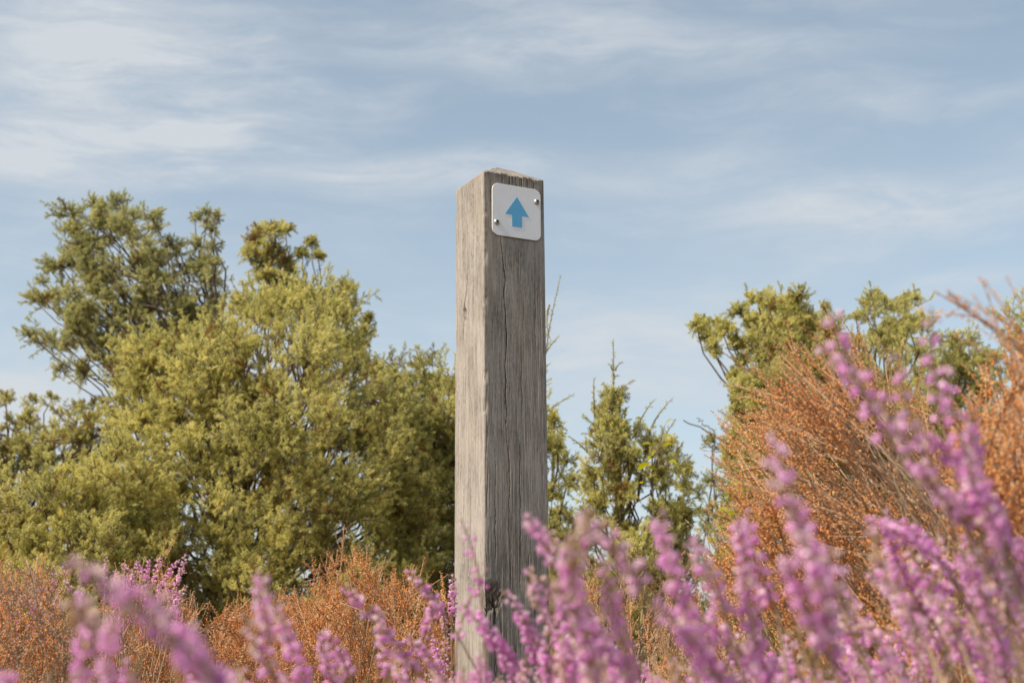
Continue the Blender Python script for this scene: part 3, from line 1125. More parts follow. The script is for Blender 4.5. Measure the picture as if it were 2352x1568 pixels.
NS += juniper('thin grey-green juniper with a bare curved branch between the conical one and the right group', 7.4, 1660,
        poly=[(1600, 1010), (1630, 960), (1680, 930), (1720, 980), (1740, 1080), (1740, 1640), (1580, 1640), (1570, 1150)],
        nlobes=49, lobe_r=(17, 33), thick=.9, seed=99, fill=.35, dens=.55, brown=.04, needles=M_NEEDLE_COOL, trunk_r=.04,
        branches=[(1720, 1050, 1570, 965, .006, -.3), (1640, 990, 1600, 960, .004, -.3)])
NS += juniper('juniper with a long limb reaching left over the gap, first of the right group', 6.4, 1800,
        lobes=[(1615, 745, 24, 20), (1630, 775, 20, 26), (1655, 750, 22, 18), (1700, 720, 30, 24), (1740, 690, 42, 26), (1790, 700, 46, 36), (1835, 675, 26, 20), (1740, 740, 44, 34), (1690, 800, 20, 30), (1700, 840, 22, 24), (1600, 750, 14, 12), (1640, 800, 14, 20), (1670, 760, 18, 14), (1770, 760, 46, 34), (1720, 790, 34, 30), (1750, 830, 44, 40), (1780, 880, 50, 44), (1830, 740, 40, 34), (1860, 790, 44, 40), (1720, 900, 34, 40), (1730, 970, 40, 40)],
        poly=[(1700, 720), (1720, 700), (1790, 680), (1860, 690), (1880, 760), (1930, 850), (1960, 1100), (1960, 1640), (1640, 1640), (1650, 1050), (1668, 920), (1690, 810), (1720, 780)],
        nlobes=152, lobe_r=(17, 37), thick=1.0, seed=110, fill=1.5, dens=1.15, brown=.04, yellow=.10, trunk_r=.06, fork=(1830, 900), upb=.25,
        branches=[(1850, 840, 1640, 745, .008, -.1), (1880, 830, 1760, 700, .007, -.1), (1860, 760, 1800, 690, .005, -.1)])
NS += juniper('broad rounded juniper with grey twisted limbs in the right group, behind the rusty heather', 6.9, 2060,
        poly=[(1850, 740), (1885, 680), (1920, 720), (1950, 720), (1985, 680), (2020, 662), (2060, 680), (2110, 670), (2135, 710), (2160, 760), (2230, 765), (2290, 800), (2310, 1000), (2310, 1640), (1880, 1640), (1860, 1000)],
        nlobes=247, lobe_r=(19, 40), thick=1.3, seed=121, fill=1.4, dens=1.0, brown=.03, yellow=.06, trunk_r=.07, fork=(2010, 940),
        branches=[(2010, 960, 2090, 890, .012, -.75), (2090, 890, 2120, 860, .008, -.75), (2060, 800, 2080, 700, .006, -.7), (2030, 830, 2040, 740, .005, -.7)])
NS += juniper('juniper cut off by the right edge, partly hidden by the tallest rusty heather', 7.2, 2380,
        poly=[(2240, 830), (2270, 760), (2310, 680), (2350, 645), (2420, 640), (2520, 700), (2560, 900), (2560, 1640), (2260, 1640), (2250, 1000)],
        nlobes=114, lobe_r=(20, 40), thick=1.0, seed=132, dens=.75, brown=.04, yellow=.06, trunk_r=.06,
        shoots=[(2200, 860, 2215, 775, .2, .3), (2180, 860, 2175, 800, .1, .3)])
print('juniper sprays', NS)


# ------------------------------------------------------------------ broad-leaved seedlings among the junipers
def seedling(label, Y, base_px, leaves, seed):
    rng = np.random.default_rng(seed)
    bx = at(base_px, 1200, Y)[0]
    root = empty('sapling', (bx, Y, float(ground_z(bx, Y))), label, 'sapling', 'yellow-leaved saplings among the junipers')
    ro = np.array(root.location)
    g = Geo()
    tips = [at(x, y, Y + rng.uniform(-.05, .05)) for (x, y, s) in leaves]
    top = np.mean(tips, axis=0) - np.array([0, 0, .03])
    tube(g, bez(ro, np.array([0, 0, 1.]), top, np.array([0, 0, 1.]), 8) - ro, np.linspace(.006, .002, 8), 5, 0, .5, .4)
    for (x, y, s), p in zip(leaves, tips):
        tube(g, bez(top - np.array([0, 0, rng.uniform(.0, .12)]), unit(p - top + np.array([0, 0, .1])), p, unit(p - top), 5) - ro, np.linspace(.002, .001, 5), 4, 0, .5, .4)
    link('stem', g.mesh('stem', [M_BARK], True), root)
    for (x, y, s), p in zip(leaves, tips):
        L, wv = s * Y / 3229.6, s * Y / 3229.6 * .36
        g = Geo()
        n = 8
        vv, ff, tt = [], [], []
        for i in range(n + 1):
            t = i / n
            w = wv * max(0, math.sin(math.pi * min(1, t * .94 + .03))) ** .8 * (1 + .12 * math.sin(i * 2.6))
            zc = -.25 * L * t * t
            vv += [(-w, L * t, zc + w * .35), (0, L * t, zc), (w, L * t, zc + w * .35)]
            tt += [.65, .35, .65]
        for i in range(n):
            a0 = i * 3
            ff += [(a0, a0 + 1, a0 + 4), (a0, a0 + 4, a0 + 3), (a0 + 1, a0 + 2, a0 + 5), (a0 + 1, a0 + 5, a0 + 4)]
        g.add(vv, ff, 0, np.array(tt), rng.uniform(.2, .9))
        o = link('leaf', g.mesh('leaf', [M_BROADLEAF], True), root)
        o.location = tuple(p - ro)
        o.rotation_euler = (rng.uniform(-.3, 1.2), rng.uniform(-.5, .5), rng.uniform(0, 6.28))


seedling('thin sapling with a few round yellow-green leaves in front of the conical juniper', 5.0, 1500,
         [(1465, 1080, 30), (1490, 1090, 38), (1483, 1060, 26), (1520, 1000, 24), (1528, 975, 22), (1500, 1045, 24), (1540, 1020, 20), (1475, 1110, 24), (1460, 960, 16),
          (1510, 1080, 26), (1535, 1060, 22), (1470, 1045, 18), (1495, 1020, 22)], 3)
seedling('bright yellow-leaved sapling showing through the left side of the rusty heather', 4.2, 1690,
         [(x, y, s) for (x, y, s) in [(1700, 1110, 30), (1720, 1130, 28), (1680, 1150, 26), (1745, 1120, 24), (1690, 1180, 30), (1720, 1165, 26), (1660, 1170, 24), (1705, 1200, 24), (1735, 1090, 22),
          (1640, 1250, 26), (1665, 1270, 24), (1690, 1240, 24), (1715, 1225, 20), (1750, 1150, 20), (1675, 1120, 20), (1650, 1210, 20)]], 4)

# ------------------------------------------------------------------ heather pieces
def bell(rng, L, r):
    """a hanging four-lobed heather bell along +z: (verts, tris)"""
    k = 6
    an = np.arange(k) * 2 * np.pi / k
    prof = [(.25, 0), (.95, .35), (1.0, .62)]
    v = [np.stack([np.cos(an) * r * q, np.sin(an) * r * q, np.full(k, L * z)], 1) for q, z in prof]
    lob = 1 + .35 * np.cos(an * 3)
    v.append(np.stack([np.cos(an) * r * 1.05 * lob, np.sin(an) * r * 1.05 * lob, L * (.85 + .15 * np.cos(an * 3))], 1))
    v = np.concatenate(v)
    f = []
    for l in range(3):
        for j in range(k):
            a0, a1 = l * k + j, l * k + (j + 1) % k
            f += [(a0, a1, a1 + k), (a0, a1 + k, a0 + k)]
    for j in range(1, k - 1):
        f.append((0, j + 1, j))
    return v, np.array(f)


def pod(L, r):
    v = np.array([(0, 0, 0), (r, 0, L * .5), (0, r, L * .5), (-r, 0, L * .5), (0, -r, L * .5), (0, 0, L)], float)
    f = np.array([(0, 2, 1), (0, 3, 2), (0, 4, 3), (0, 1, 4), (5, 1, 2), (5, 2, 3), (5, 3, 4), (5, 4, 1)])
    return v, f


def put(g, vf, p, d, rng, m, tint, var):
    v, f = vf
    rot = frames(np.array([d]), rng)[0]
    g.add(v @ rot.T + p, f, m, tint, var)


def flower_spike(rng, L, n, bendx, tone=.5, spread=1.0, wilt=.15):
    """flowering heather shoot along +z, tip at the origin's far end; materials petal, twig, leaf"""
    g = Geo()
    k = 12
    t = np.linspace(0, 1, k)
    cv = np.stack([bendx * L * t ** 2, .04 * L * np.sin(t * 3), L * t], 1)
    tube(g, cv, np.linspace(.0011, .0005, k), 5, 1, .5, .5)

    def pos(s):
        q = s * (k - 1)
        i = min(int(q), k - 2)
        return cv[i] * (1 - (q - i)) + cv[i + 1] * (q - i), unit(cv[i + 1] - cv[i])

    an = rng.uniform(0, 6.28)
    for i in range(n):
        s = .12 + .86 * (i + rng.uniform(-.4, .4)) / n
        s = min(max(s, .05), .995)
        p, tg = pos(s)
        an += 2.4 + rng.uniform(-.4, .4)
        # florets crowd the sunny side
        rd = np.array([math.cos(an), math.sin(an), 0]) + np.array([-.25, 0, 0])
        d = unit(rd * 1.0 + np.array([0, 0, rng.uniform(-.35, .9)]))
        end = max(0, (s - .78) / .22)
        sz = (1 - .55 * end) * rng.uniform(.8, 1.2)
        ped = .0014 * spread * (1 - .5 * end) * rng.uniform(.7, 1.5)
        p1 = p + d * ped
        r = rng.random()
        tt = tone - .04 + rng.normal() * .15 - .28 * end
        if r < wilt:
            tt = rng.uniform(.02, .30)
        put(g, bell(rng, .0043 * sz, .0019 * sz), p1, unit(d + np.array([0, 0, -.15])), rng, 0, float(np.clip(tt, 0, 1)), .5)
        g.add([p, p + tg * .0004, p1], [(0, 1, 2)], 1, .5, .5)
    # scale leaves between the florets and on the lower stalk
    for i in range(int(n * 1.0)):
        s = rng.random()
        p, tg = pos(s)
        d = unit(unit(rng.normal(size=3)) * .9 + tg * 1.0)
        w = unit(np.cross(d, rng.normal(size=3))) * .0006
        l2 = rng.uniform(.002, .0035)
        g.add([p - w, p + w, p + d * l2], [(0, 1, 2)], 2, rng.uniform(.2, .9), .5)
    return g.arrays()


def seed_spray(rng, L, side, npod, tone=.55, leafy_=0, podl=.0030):
    """dry heather branchlet along +z clad with seed capsules: capsule, twig, leaf"""
    g = Geo()

    def axis(p0, d, ln, n, rad):
        k = 6
        t = np.linspace(0, 1, k)[:, None]
        sd_ = unit(rng.normal(size=3)) * .07
        cv = p0 + unit(d) * ln * t + sd_ * ln * t ** 2
        tube(g, cv, np.linspace(rad, rad * .45, k), 3, 1, .5, rng.uniform(.2, .9))
        for i in range(n):
            s = .10 + .9 * (i + rng.random()) / n
            q = s * (k - 1)
            i0 = min(int(q), k - 2)
            p = cv[i0] * (1 - (q - i0)) + cv[i0 + 1] * (q - i0)
            dd = unit(unit(rng.normal(size=3)) + unit(d) * .55)
            sz = rng.uniform(.7, 1.2) * (1.05 - .35 * s)
            if rng.random() < leafy_:
                w = unit(np.cross(dd, rng.normal(size=3))) * .0007
                g.add([p - w, p + w, p + dd * .0035], [(0, 1, 2)], 2, rng.uniform(.2, .9), .5)
            else:
                put(g, pod(podl * sz, .0012 * sz * podl / .003), p + dd * .0012, dd, rng, 0, float(np.clip(tone + rng.normal() * .16, 0, 1)), .5)
        return cv

    cv = axis(np.zeros(3), np.array([0, 0, 1.]), L, npod, .0010)
    for i in range(side):
        s = .08 + .72 * (i + rng.random()) / side
        q = s * 5
        i0 = min(int(q), 4)
        p = cv[i0] * (1 - (q - i0)) + cv[i0 + 1] * (q - i0)
        an = i * 2.4 + rng.uniform(-.6, .6)
        d = unit(np.array([math.cos(an) * .6, math.sin(an) * .6, 1.]))
        ln = L * rng.uniform(.30, .55) * (1.1 - .5 * s)
        axis(p, d, ln, int(npod * ln / L * 1.05) + 2, .0007)
    return g.arrays()


_r = np.random.default_rng(77)
PET = [M_PETAL, M_TWIG, M_HLEAF]
SED = [M_SEED, M_TWIG, M_HLEAF]
GSD = [M_GREYSEED, M_TWIG, M_HLEAF]


def lib(name, arrs, mats):
    return [mesh_from(name, *a, mats) for a in arrs]


SPIKE_LONG = lib('flower_spike', [flower_spike(_r, .095, 44, b_, to, sp, w_) for b_, to, sp, w_ in
                                  ((.10, .60, 1., .06), (-.12, .54, 1.2, .12), (.22, .64, .9, .04), (-.05, .50, 1.3, .2), (.0, .68, 1.1, .06), (-.22, .58, 1.4, .12))], PET)
SPIKE_MID = lib('flower_spike', [flower_spike(_r, .06, 27, b_, to, sp, w_) for b_, to, sp, w_ in
                                 ((.10, .60, 1., .1), (-.15, .50, 1.2, .2), (.2, .64, .9, .08), (-.05, .44, 1.2, .35), (.0, .66, 1.1, .08), (.3, .54, 1.3, .18))], PET)
SPIKE_THIN = lib('flower_spike', [flower_spike(_r, .085, 17, b_, to, sp, w_) for b_, to, sp, w_ in
                                  ((.10, .50, 1.6, .15), (-.15, .44, 1.8, .3), (.2, .58, 1.5, .1))], PET)
SPRAY_RUST = lib('seed_spray', [seed_spray(_r, .10, 9, 38, to, 0, .0034) for to in (.5, .56, .62, .45, .52)], SED)
SPRAY_LONG = lib('seed_spray', [seed_spray(_r, .13, 2, 42, to) for to in (.5, .6, .45)], SED)
SPRAY_THIN = lib('seed_spray', [seed_spray(_r, .12, 4, 16, to) for to in (.5, .7)], SED)
SPRAY_GREY = lib('seed_spray', [seed_spray(_r, .11, 5, 34, to, .1) for to in (.6, .7, .8, .55)], GSD)
SPRAY_GREEN = lib('leafy_spray', [seed_spray(_r, .10, 5, 40, .4, .75) for _ in range(3)], SED)
SPRAY_FINE = lib('seed_spray', [seed_spray(_r, .13, 10, 46, to, .08, .0034) for to in (.45, .52, .6, .5)], SED)


def place(name, me, parent, ro, tip, d, length, me_len, rng, roll=None):
    """put a spray with its TIP at 'tip', pointing along d"""
    sc_ = length / me_len
    base = tip - d * length
    rot = frames(np.array([d]), rng if roll is None else None, None if roll is None else np.array([roll]))[0]
    o = bpy.data.objects.new(name, me)
    COL.objects.link(o)
    o.parent = parent
    M = Matrix([list(rot[i] * sc_) + [float(base[i] - ro[i])] for i in range(3)] + [[0, 0, 0, 1]])
    o.matrix_local = M
    return base


def heather(label, group, base, items, seed, stem_r=.0022, cat='heather', grey=.5):
    """items: list of (mesh, mesh_len, tip, dir, length, name)"""
    rng = np.random.default_rng(seed)
    base = np.array([base[0], base[1], float(ground_z(base[0], base[1]))])
    root = empty('heather_plant', tuple(base), label, cat, group)
    g = Geo()
    for (me, ml, tip, d, ln, nm) in items:
        if tip[2] - d[2] * ln < base[2] + .03:
            continue
        b0 = place(nm, me, root, base, tip, d, ln, ml, rng)
        st = base + np.array([rng.normal() * .02, rng.normal() * .02, 0])
        L = np.linalg.norm(b0 - st)
        cv = bez(st, unit(np.array([0, 0, .7]) + unit(b0 - st) + rng.normal(size=3) * .15), b0, unit(d + unit(b0 - st) * .4), 9)
        cv[1:-1] += rng.normal(size=(7, 3)) * .003
        tube(g, cv - base, np.linspace(stem_r * rng.uniform(.5, 1.1), .0007, 9), 4, 0, .5, rng.uniform(.1, 1.))
    link('stems', g.mesh('stems', [M_TWIG], True), root)
    return root


def scatter(rng, n, poly, Yr, base_px, base_Y, spread, meshes, name, lmul=(.8, 1.15), upw=.6, gaps=0.0):
    """sprays whose tips fill a region, fanning out from the plant's base"""
    out = []
    xs = [p[0] for p in poly]
    ys = [p[1] for p in poly]
    k = 0
    fan = at(base_px[0], base_px[1], base_Y)
    while k < n:
        x, y = rng.uniform(min(xs), max(xs)), rng.uniform(min(ys), max(ys))
        if not in_poly(x, y, poly):
            continue
        if gaps and vnoise(np.array([x / 48.]), np.array([(y + x * .6) / 62.]), 91)[0] < .40 and rng.random() < gaps:
            continue
        Y = rng.uniform(*Yr)
        tip = at(x, y, Y)
        d = unit(unit(tip - fan) + np.array([0, 0, upw]) + rng.normal(size=3) * spread)
        me, ml = meshes[rng.integers(len(meshes))]
        out.append((me, ml, tip, d, ml * rng.uniform(*lmul), name))
        k += 1
    return out


def W_(ms, l):
    return [(m, l) for m in ms]


# ---- rusty seed-head heather on the right (near the focus distance)
rng = np.random.default_rng(9)
G_R = 'rusty seed-head heather on the right'
items = scatter(rng, 125, [(1590, 1150), (1610, 1030), (1670, 940), (1760, 850), (1830, 860), (1930, 930), (2050, 1000), (2150, 1010), (2250, 1080), (2200, 1250), (1900, 1240), (1720, 1150), (1660, 1120)],
                (1.3, 1.85), (2330, 1420), 1.5, .2, W_(SPRAY_RUST[:3], .10) + W_(SPRAY_LONG, .13) + W_(SPRAY_GREY[:1], .11) + W_(SPRAY_THIN, .12), 'seed_spray', (.8, 1.2), .05, .93)
for (x, y, tx, ty, Y) in [(1645, 870, -1, .35, 1.45), (1650, 820, -1, .6, 1.5), (1735, 800, -.9, .8, 1.5), (1760, 775, -.8, .8, 1.5), (1830, 770, -.7, 1, 1.45), (1870, 780, -.6, 1, 1.5), (1600, 1165, -1, .35, 1.5),
                          (1625, 1040, -1, .7, 1.5), (1640, 950, -1, .5, 1.55), (1610, 1000, -1, .5, 1.5), (1800, 830, -.9, .7, 1.4), (1950, 800, -.5, 1, 1.5), (2110, 880, -.4, 1, 1.4), (2070, 830, -.3, 1, 1.4)]:
    d = unit(np.array([tx, rng.normal() * .15, ty]))
    items.append((SPRAY_LONG[rng.integers(3)], .13, at(x, y, Y), d, .13 * rng.uniform(.85, 1.1), 'seed_spray'))
for i in range(62):
    t = rng.random()
    x, y = 1600 + 520 * t + rng.normal() * 25, 1080 - 330 * min(1, t * 1.9) + 300 * max(0, t - .42) + rng.normal() * 45
    d = unit(np.array([-1 + .8 * t + rng.normal() * .15, rng.normal() * .2, .45 + .6 * t + rng.normal() * .12]))
    items.append((SPRAY_LONG[rng.integers(3)], .13, at(x, y, rng.uniform(1.35, 1.7)), d, .13 * rng.uniform(.7, 1.1), 'seed_spray'))
heather('rusty seed-head heather fanning up to the left in front of the right junipers', G_R, (.62, 1.55), items, 1, .0018)
items = scatter(rng, 150, [(1590, 1160), (1700, 1100), (1900, 1180), (2150, 1180), (2200, 1350), (1800, 1420), (1640, 1360), (1610, 1250)],
                (1.45, 2.0), (2150, 1600), 1.7, .3, W_(SPRAY_RUST, .10) + W_(SPRAY_THIN, .12) + W_(SPRAY_GREEN[:1], .10), 'seed_spray', (.8, 1.2), .3, .85)
heather('lower rusty heather with bleached stems under the fanning one, beyond the purple flowers', G_R, (.62, 1.85), items, 2)
items = scatter(rng, 130, [(2120, 960), (2200, 890), (2270, 790), (2380, 710), (2480, 700), (2480, 1250), (2200, 1250), (2150, 1050)],
                (.95, 1.25), (2480, 1450), 1.1, .2, W_(SPRAY_RUST, .10) + W_(SPRAY_LONG, .13) + W_(SPRAY_THIN, .12), 'seed_spray', (.75, 1.05), .35)
for (x, y, tx, ty, Y) in [(2145, 645, -1, .75, .85), (2165, 665, -1, .8, .9), (2200, 660, -.9, .9, .85), (2275, 610, -.5, 1, .7), (2260, 655, -.4, 1, .72), (2300, 640, -.4, 1, .8)]:
    d = unit(np.array([tx, rng.normal() * .15, ty]))
    items.append((SPRAY_LONG[rng.integers(3)], .13, at(x, y, Y), d, .11 * rng.uniform(.85, 1.1), 'seed_spray'))
heather('tallest rusty heather, blurred and close at the right edge', G_R, (.46, 1.1), items, 3)
items = scatter(rng, 100, [(2000, 1250), (2350, 1100), (2480, 1250), (2450, 1560), (2050, 1560)],
                (1.1, 1.5), (2300, 1800), 1.3, .35, W_(SPRAY_RUST, .10) + W_(SPRAY_GREEN, .10), 'seed_spray', (.8, 1.1), .3)
heather('rust and green heather clump low at the right corner behind purple spikes', G_R, (.5, 1.35), items, 4)
items = scatter(rng, 110, [(1480, 1330), (1650, 1260), (1850, 1330), (2050, 1400), (2050, 1600), (1500, 1600)],
                (1.7, 2.3), (1750, 1900), 2.0, .35, W_(SPRAY_RUST, .10) + W_(SPRAY_GREEN, .10), 'seed_spray', (.8, 1.1), .4)
heather('orange and green heather clump seen through the purple flowers right of the post', G_R, (.36, 2.0), items, 5)

# ---- heather behind, left of the post (beyond the focus)
G_L = 'rusty heather left of the post'
items = scatter(rng, 210, [(700, 1330), (720, 1275), (790, 1240), (860, 1280), (960, 1300), (1045, 1330), (1060, 1600), (640, 1600), (620, 1380)],
                (2.4, 3.1), (900, 1750), 2.8, .5, W_(SPRAY_FINE, .13) + W_(SPRAY_RUST, .10), 'seed_spray', (.8, 1.15), .5)
for (x, y, tx, ty, Y) in [(985, 1270, .35, 1, 2.7), (1035, 1325, 1, .5, 2.6), (790, 1205, .05, 1, 2.9), (775, 1225, -.3, 1, 2.9), (950, 1300, .1, 1, 2.7), (880, 1270, .2, 1, 2.7), (725, 1270, -.5, 1, 2.9)]:
    items.append((SPRAY_LONG[rng.integers(3)], .13, at(x, y, Y), unit(np.array([tx, 0, ty])), .13, 'seed_spray'))
heather('bright orange heather bush against the left foot of the post', G_L, (-.24, 2.8), items, 6)
items = scatter(rng, 200, [(440, 1420), (560, 1370), (680, 1350), (760, 1370), (800, 1600), (380, 1600)],
                (2.2, 2.9), (600, 1800), 2.6, .55, W_(SPRAY_FINE, .13) + W_(SPRAY_RUST, .10), 'seed_spray', (.8, 1.15), .45)
heather('orange heather mound in the gap between the purple spikes, left of the bright bush', G_L, (-.46, 2.6), items, 7)
items = scatter(rng, 130, [(250, 1330), (300, 1280), (370, 1260), (430, 1310), (460, 1400), (470, 1600), (200, 1600), (230, 1400)],
                (2.1, 2.6), (340, 1750), 2.35, .42, W_(SPRAY_FINE, .13) + W_(SPRAY_GREY, .11), 'seed_spray', (.8, 1.15), .6)
for i in range(22):
    items.append((SPIKE_MID[rng.integers(6)], .06, at(rng.uniform(250, 440), rng.uniform(1270, 1420), rng.uniform(2.1, 2.4)), unit(np.array([rng.uniform(-.5, .5), 0, 1])), .055, 'flower_spike'))
items.append((SPRAY_LONG[1], .13, at(368, 1230, 2.3), unit(np.array([-.15, 0, 1])), .13, 'seed_spray'))
heather('upright orange heather with some pale pink bloom, in front of the left junipers', G_L, (-.60, 2.35), items, 8)
items = scatter(rng, 170, [(-60, 1300), (20, 1250), (80, 1270), (160, 1330), (220, 1400), (260, 1600), (-80, 1600)],
                (1.6, 2.2), (80, 1800), 1.9, .4, W_(SPRAY_GREY, .11) + W_(SPRAY_FINE, .13), 'seed_spray', (.8, 1.15), .45)
for i in range(14):
    items.append((SPIKE_THIN[rng.integers(3)], .085, at(rng.uniform(-20, 180), rng.uniform(1290, 1430), rng.uniform(1.7, 2.1)), unit(np.array([rng.uniform(-.6, .3), 0, 1])), .07, 'flower_spike'))
heather('brown heather with greyish-pink faded heads at the lower left edge', G_L, (-.62, 1.9), items, 9)
items = scatter(rng, 120, [(1270, 1330), (1330, 1280), (1420, 1250), (1520, 1240), (1600, 1280), (1640, 1600), (1230, 1600)],
                (2.5, 3.1), (1430, 1800), 2.8, .3, W_(SPRAY_FINE, .13) + W_(SPRAY_GREY, .11), 'seed_spray', (.8, 1.15), .55)
heather('dull brown heather behind the right foot of the post', 'rusty seed-head heather on the right', (.22, 2.85), items, 10)

# ---- flowering heather in the foreground
G_F = 'purple heather flowering in the foreground'


def spikes(rng, lst):
    """(tipx, tipy, lowx, lowy, Y, library) -> items; low is the lower end of the flowers"""
    out = []
    for (x0, y0, x1, y1, Y, lib_) in lst:
        a_, b_ = at(x0, y0, Y), at(x1, y1, Y + .02)
        ml = {'L': .095, 'M': .06, 'T': .085}[lib_]
        ms = {'L': SPIKE_LONG, 'M': SPIKE_MID, 'T': SPIKE_THIN}[lib_]
        out.append((ms[rng.integers(len(ms))], ml, a_, unit(a_ - b_), ml * float(rng.uniform(.72, .95)), 'flower_spike'))
    return out


def fill(rng, n, poly, Yr, lean=-.35, libs='LMM', spread=.25):
    out = []
    xs = [p[0] for p in poly]
    ys = [p[1] for p in poly]
    k = 0
    while k < n:
        x, y = rng.uniform(min(xs), max(xs)), rng.uniform(min(ys), max(ys))
        if not in_poly(x, y, poly):
            continue
        lb = libs[rng.integers(len(libs))]
        ml = {'L': .095, 'M': .06, 'T': .085, 'G': .10}[lb]
        ms = {'L': SPIKE_LONG, 'M': SPIKE_MID, 'T': SPIKE_THIN, 'G': SPRAY_GREEN}[lb]
        d = unit(np.array([lean + rng.normal() * spread, rng.normal() * spread, 1.]))
        out.append((ms[rng.integers(len(ms))], ml, at(x, y, rng.uniform(*Yr)), d, ml * rng.uniform(.7, 1.05), 'leafy_spray' if lb == 'G' else 'flower_spike'))
        k += 1
    return out


def fplant(label, bx, by, lst, fills, seed):
    rng = np.random.default_rng(seed)
    it = spikes(rng, lst)
    for f_ in fills:
        it += fill(rng, *f_)
    heather(label, G_F, (bx, by), it, seed, .0016)


fplant('very blurred purple heather with one long leaning spike, nearest plant on the left', -.13, .50,
       [(155, 1290, 345, 1450, .40, 'L'), (330, 1425, 440, 1590, .42, 'L'), (215, 1385, 235, 1560, .48, 'M'), (150, 1375, 175, 1420, .50, 'M')],
       [(10, [(140, 1440), (330, 1500), (480, 1600), (100, 1620)], (.45, .6), -.1, 'MMLG')], 101)
fplant('pale pink heather tufts in the lower left corner', -.26, .72,
       [(165, 1440, 190, 1570, .55, 'M'), (40, 1530, 60, 1640, .5, 'M')],
       [(14, [(-40, 1540), (120, 1500), (200, 1560), (200, 1640), (-40, 1640)], (.5, .8), 0., 'MMTG')], 102)
fplant('pair of upright purple heather spikes in front of the orange mound', -.13, .72,
       [(600, 1300, 615, 1420, .62, 'M'), (592, 1385, 640, 1450, .64, 'M'), (545, 1400, 640, 1545, .60, 'L'), (590, 1460, 680, 1590, .62, 'L'), (425, 1455, 450, 1560, .7, 'M')],
       [(12, [(480, 1510), (560, 1500), (740, 1540), (740, 1620), (480, 1620)], (.58, .8), -.2, 'MMTG')], 103)
fplant('lilac heather with a leaning spike just left of the post', -.09, .92,
       [(780, 1340, 890, 1470, .85, 'L'), (735, 1420, 790, 1530, .8, 'M'), (850, 1400, 880, 1530, .82, 'M'), (715, 1480, 770, 1590, .75, 'M'), (925, 1320, 1010, 1400, 1.0, 'M'), (1000, 1375, 985, 1420, 1.0, 'M'),
        (955, 1450, 1000, 1530, .9, 'M')],
       [(20, [(740, 1500), (860, 1480), (1040, 1540), (1040, 1620), (740, 1620)], (.7, 1.), -.2, 'MMTG')], 104)
fplant('small purple heather touching the left edge of the post at its foot', -.085, 1.75,
       [(1028, 1320, 1035, 1400, 1.7, 'M'), (1040, 1345, 1040, 1410, 1.75, 'M'), (1012, 1380, 1020, 1440, 1.7, 'M')],
       [(8, [(980, 1440), (1040, 1420), (1040, 1560), (980, 1560)], (1.6, 1.8), 0., 'MTG')], 105)
fplant('slender pink heather crossing in front of the post beside its knot', -.01, .95,
       [(1093, 1195, 1100, 1300, .85, 'T'), (1075, 1300, 1060, 1400, .87, 'T'), (1062, 1385, 1160, 1500, .85, 'M'), (1115, 1430, 1170, 1520, .85, 'M'), (1085, 1500, 1100, 1600, .8, 'M')],
       [(14, [(1050, 1520), (1140, 1490), (1230, 1540), (1230, 1620), (1050, 1620)], (.75, 1.05), -.15, 'MMT')], 106)
fplant('dense light pink heather low in front of the post, right of its knot', .04, .85,
       [(1180, 1335, 1230, 1460, .85, 'L'), (1205, 1330, 1260, 1440, .8, 'M'), (1225, 1300, 1300, 1420, .8, 'M'), (1195, 1400, 1235, 1530, .85, 'M'), (1250, 1400, 1290, 1520, .8, 'L'), (1170, 1480, 1190, 1590, .85, 'M'),
        (1220, 1480, 1270, 1600, .8, 'M'), (1280, 1380, 1340, 1500, .75, 'M')],
       [(24, [(1150, 1520), (1210, 1450), (1330, 1430), (1420, 1620), (1150, 1620)], (.7, 1.0), -.25, 'MML')], 107)
fplant('pink heather spike with a bare neck, crossing the right face of the post', .06, .62,
       [(1195, 1172, 1232, 1235, 0.69, 'M'), (1238, 1245, 1330, 1400, 0.67, 'L'), (1290, 1330, 1380, 1470, 0.65, 'L'), (1320, 1440, 1390, 1580, 0.65, 'L')],
       [(6, [(1260, 1470), (1400, 1450), (1460, 1620), (1300, 1620)], (.55, .75), -.3, 'LM')], 108)
fplant('tall blurred purple heather arching over at its top, first right of the post', .10, .50,
       [(1345, 1170, 1310, 1270, 0.51, 'M'), (1315, 1215, 1340, 1350, 0.52, 'L'), (1370, 1160, 1440, 1290, 0.52, 'M'), (1335, 1290, 1400, 1450, 0.53, 'L'), (1425, 1225, 1540, 1400, 0.52, 'L'), (1500, 1340, 1600, 1500, 0.52, 'L'),
        (1560, 1450, 1660, 1590, 0.54, 'L')],
       [(5, [(1350, 1490), (1480, 1430), (1620, 1500), (1640, 1620), (1380, 1620)], (.55, .85), -.4, 'LMMGG')], 109)
fplant('purple heather with two upright spikes between the arching one and the rusty bush', .14, .56,
       [(1590, 1240, 1640, 1360, 0.57, 'M'), (1600, 1310, 1680, 1430, 0.64, 'L'), (1690, 1185, 1710, 1290, 0.64, 'M'), (1705, 1260, 1740, 1400, 0.57, 'L'), (1720, 1210, 1760, 1330, 0.67, 'M'), (1500, 1180, 1515, 1240, 0.67, 'M')],
       [(9, [(1560, 1450), (1700, 1400), (1840, 1450), (1850, 1620), (1560, 1620)], (0.72, 1.07), -.4, 'LMMGG')], 110)
fplant('sparse purple heather stalk standing in front of the rusty fan, nearest of its row', .16, .44,
       [(1815, 950, 1832, 1090, 0.47, 'T'), (1795, 1045, 1845, 1170, 0.49, 'T'), (1810, 1130, 1850, 1290, 0.47, 'L'), (1860, 1220, 1900, 1300, 0.49, 'T'), (1830, 1270, 1870, 1400, 0.49, 'M')],
       [(9, [(1780, 1420), (1900, 1400), (2000, 1450), (2000, 1620), (1780, 1620)], (.5, .8), -.4, 'LMGG')], 111)
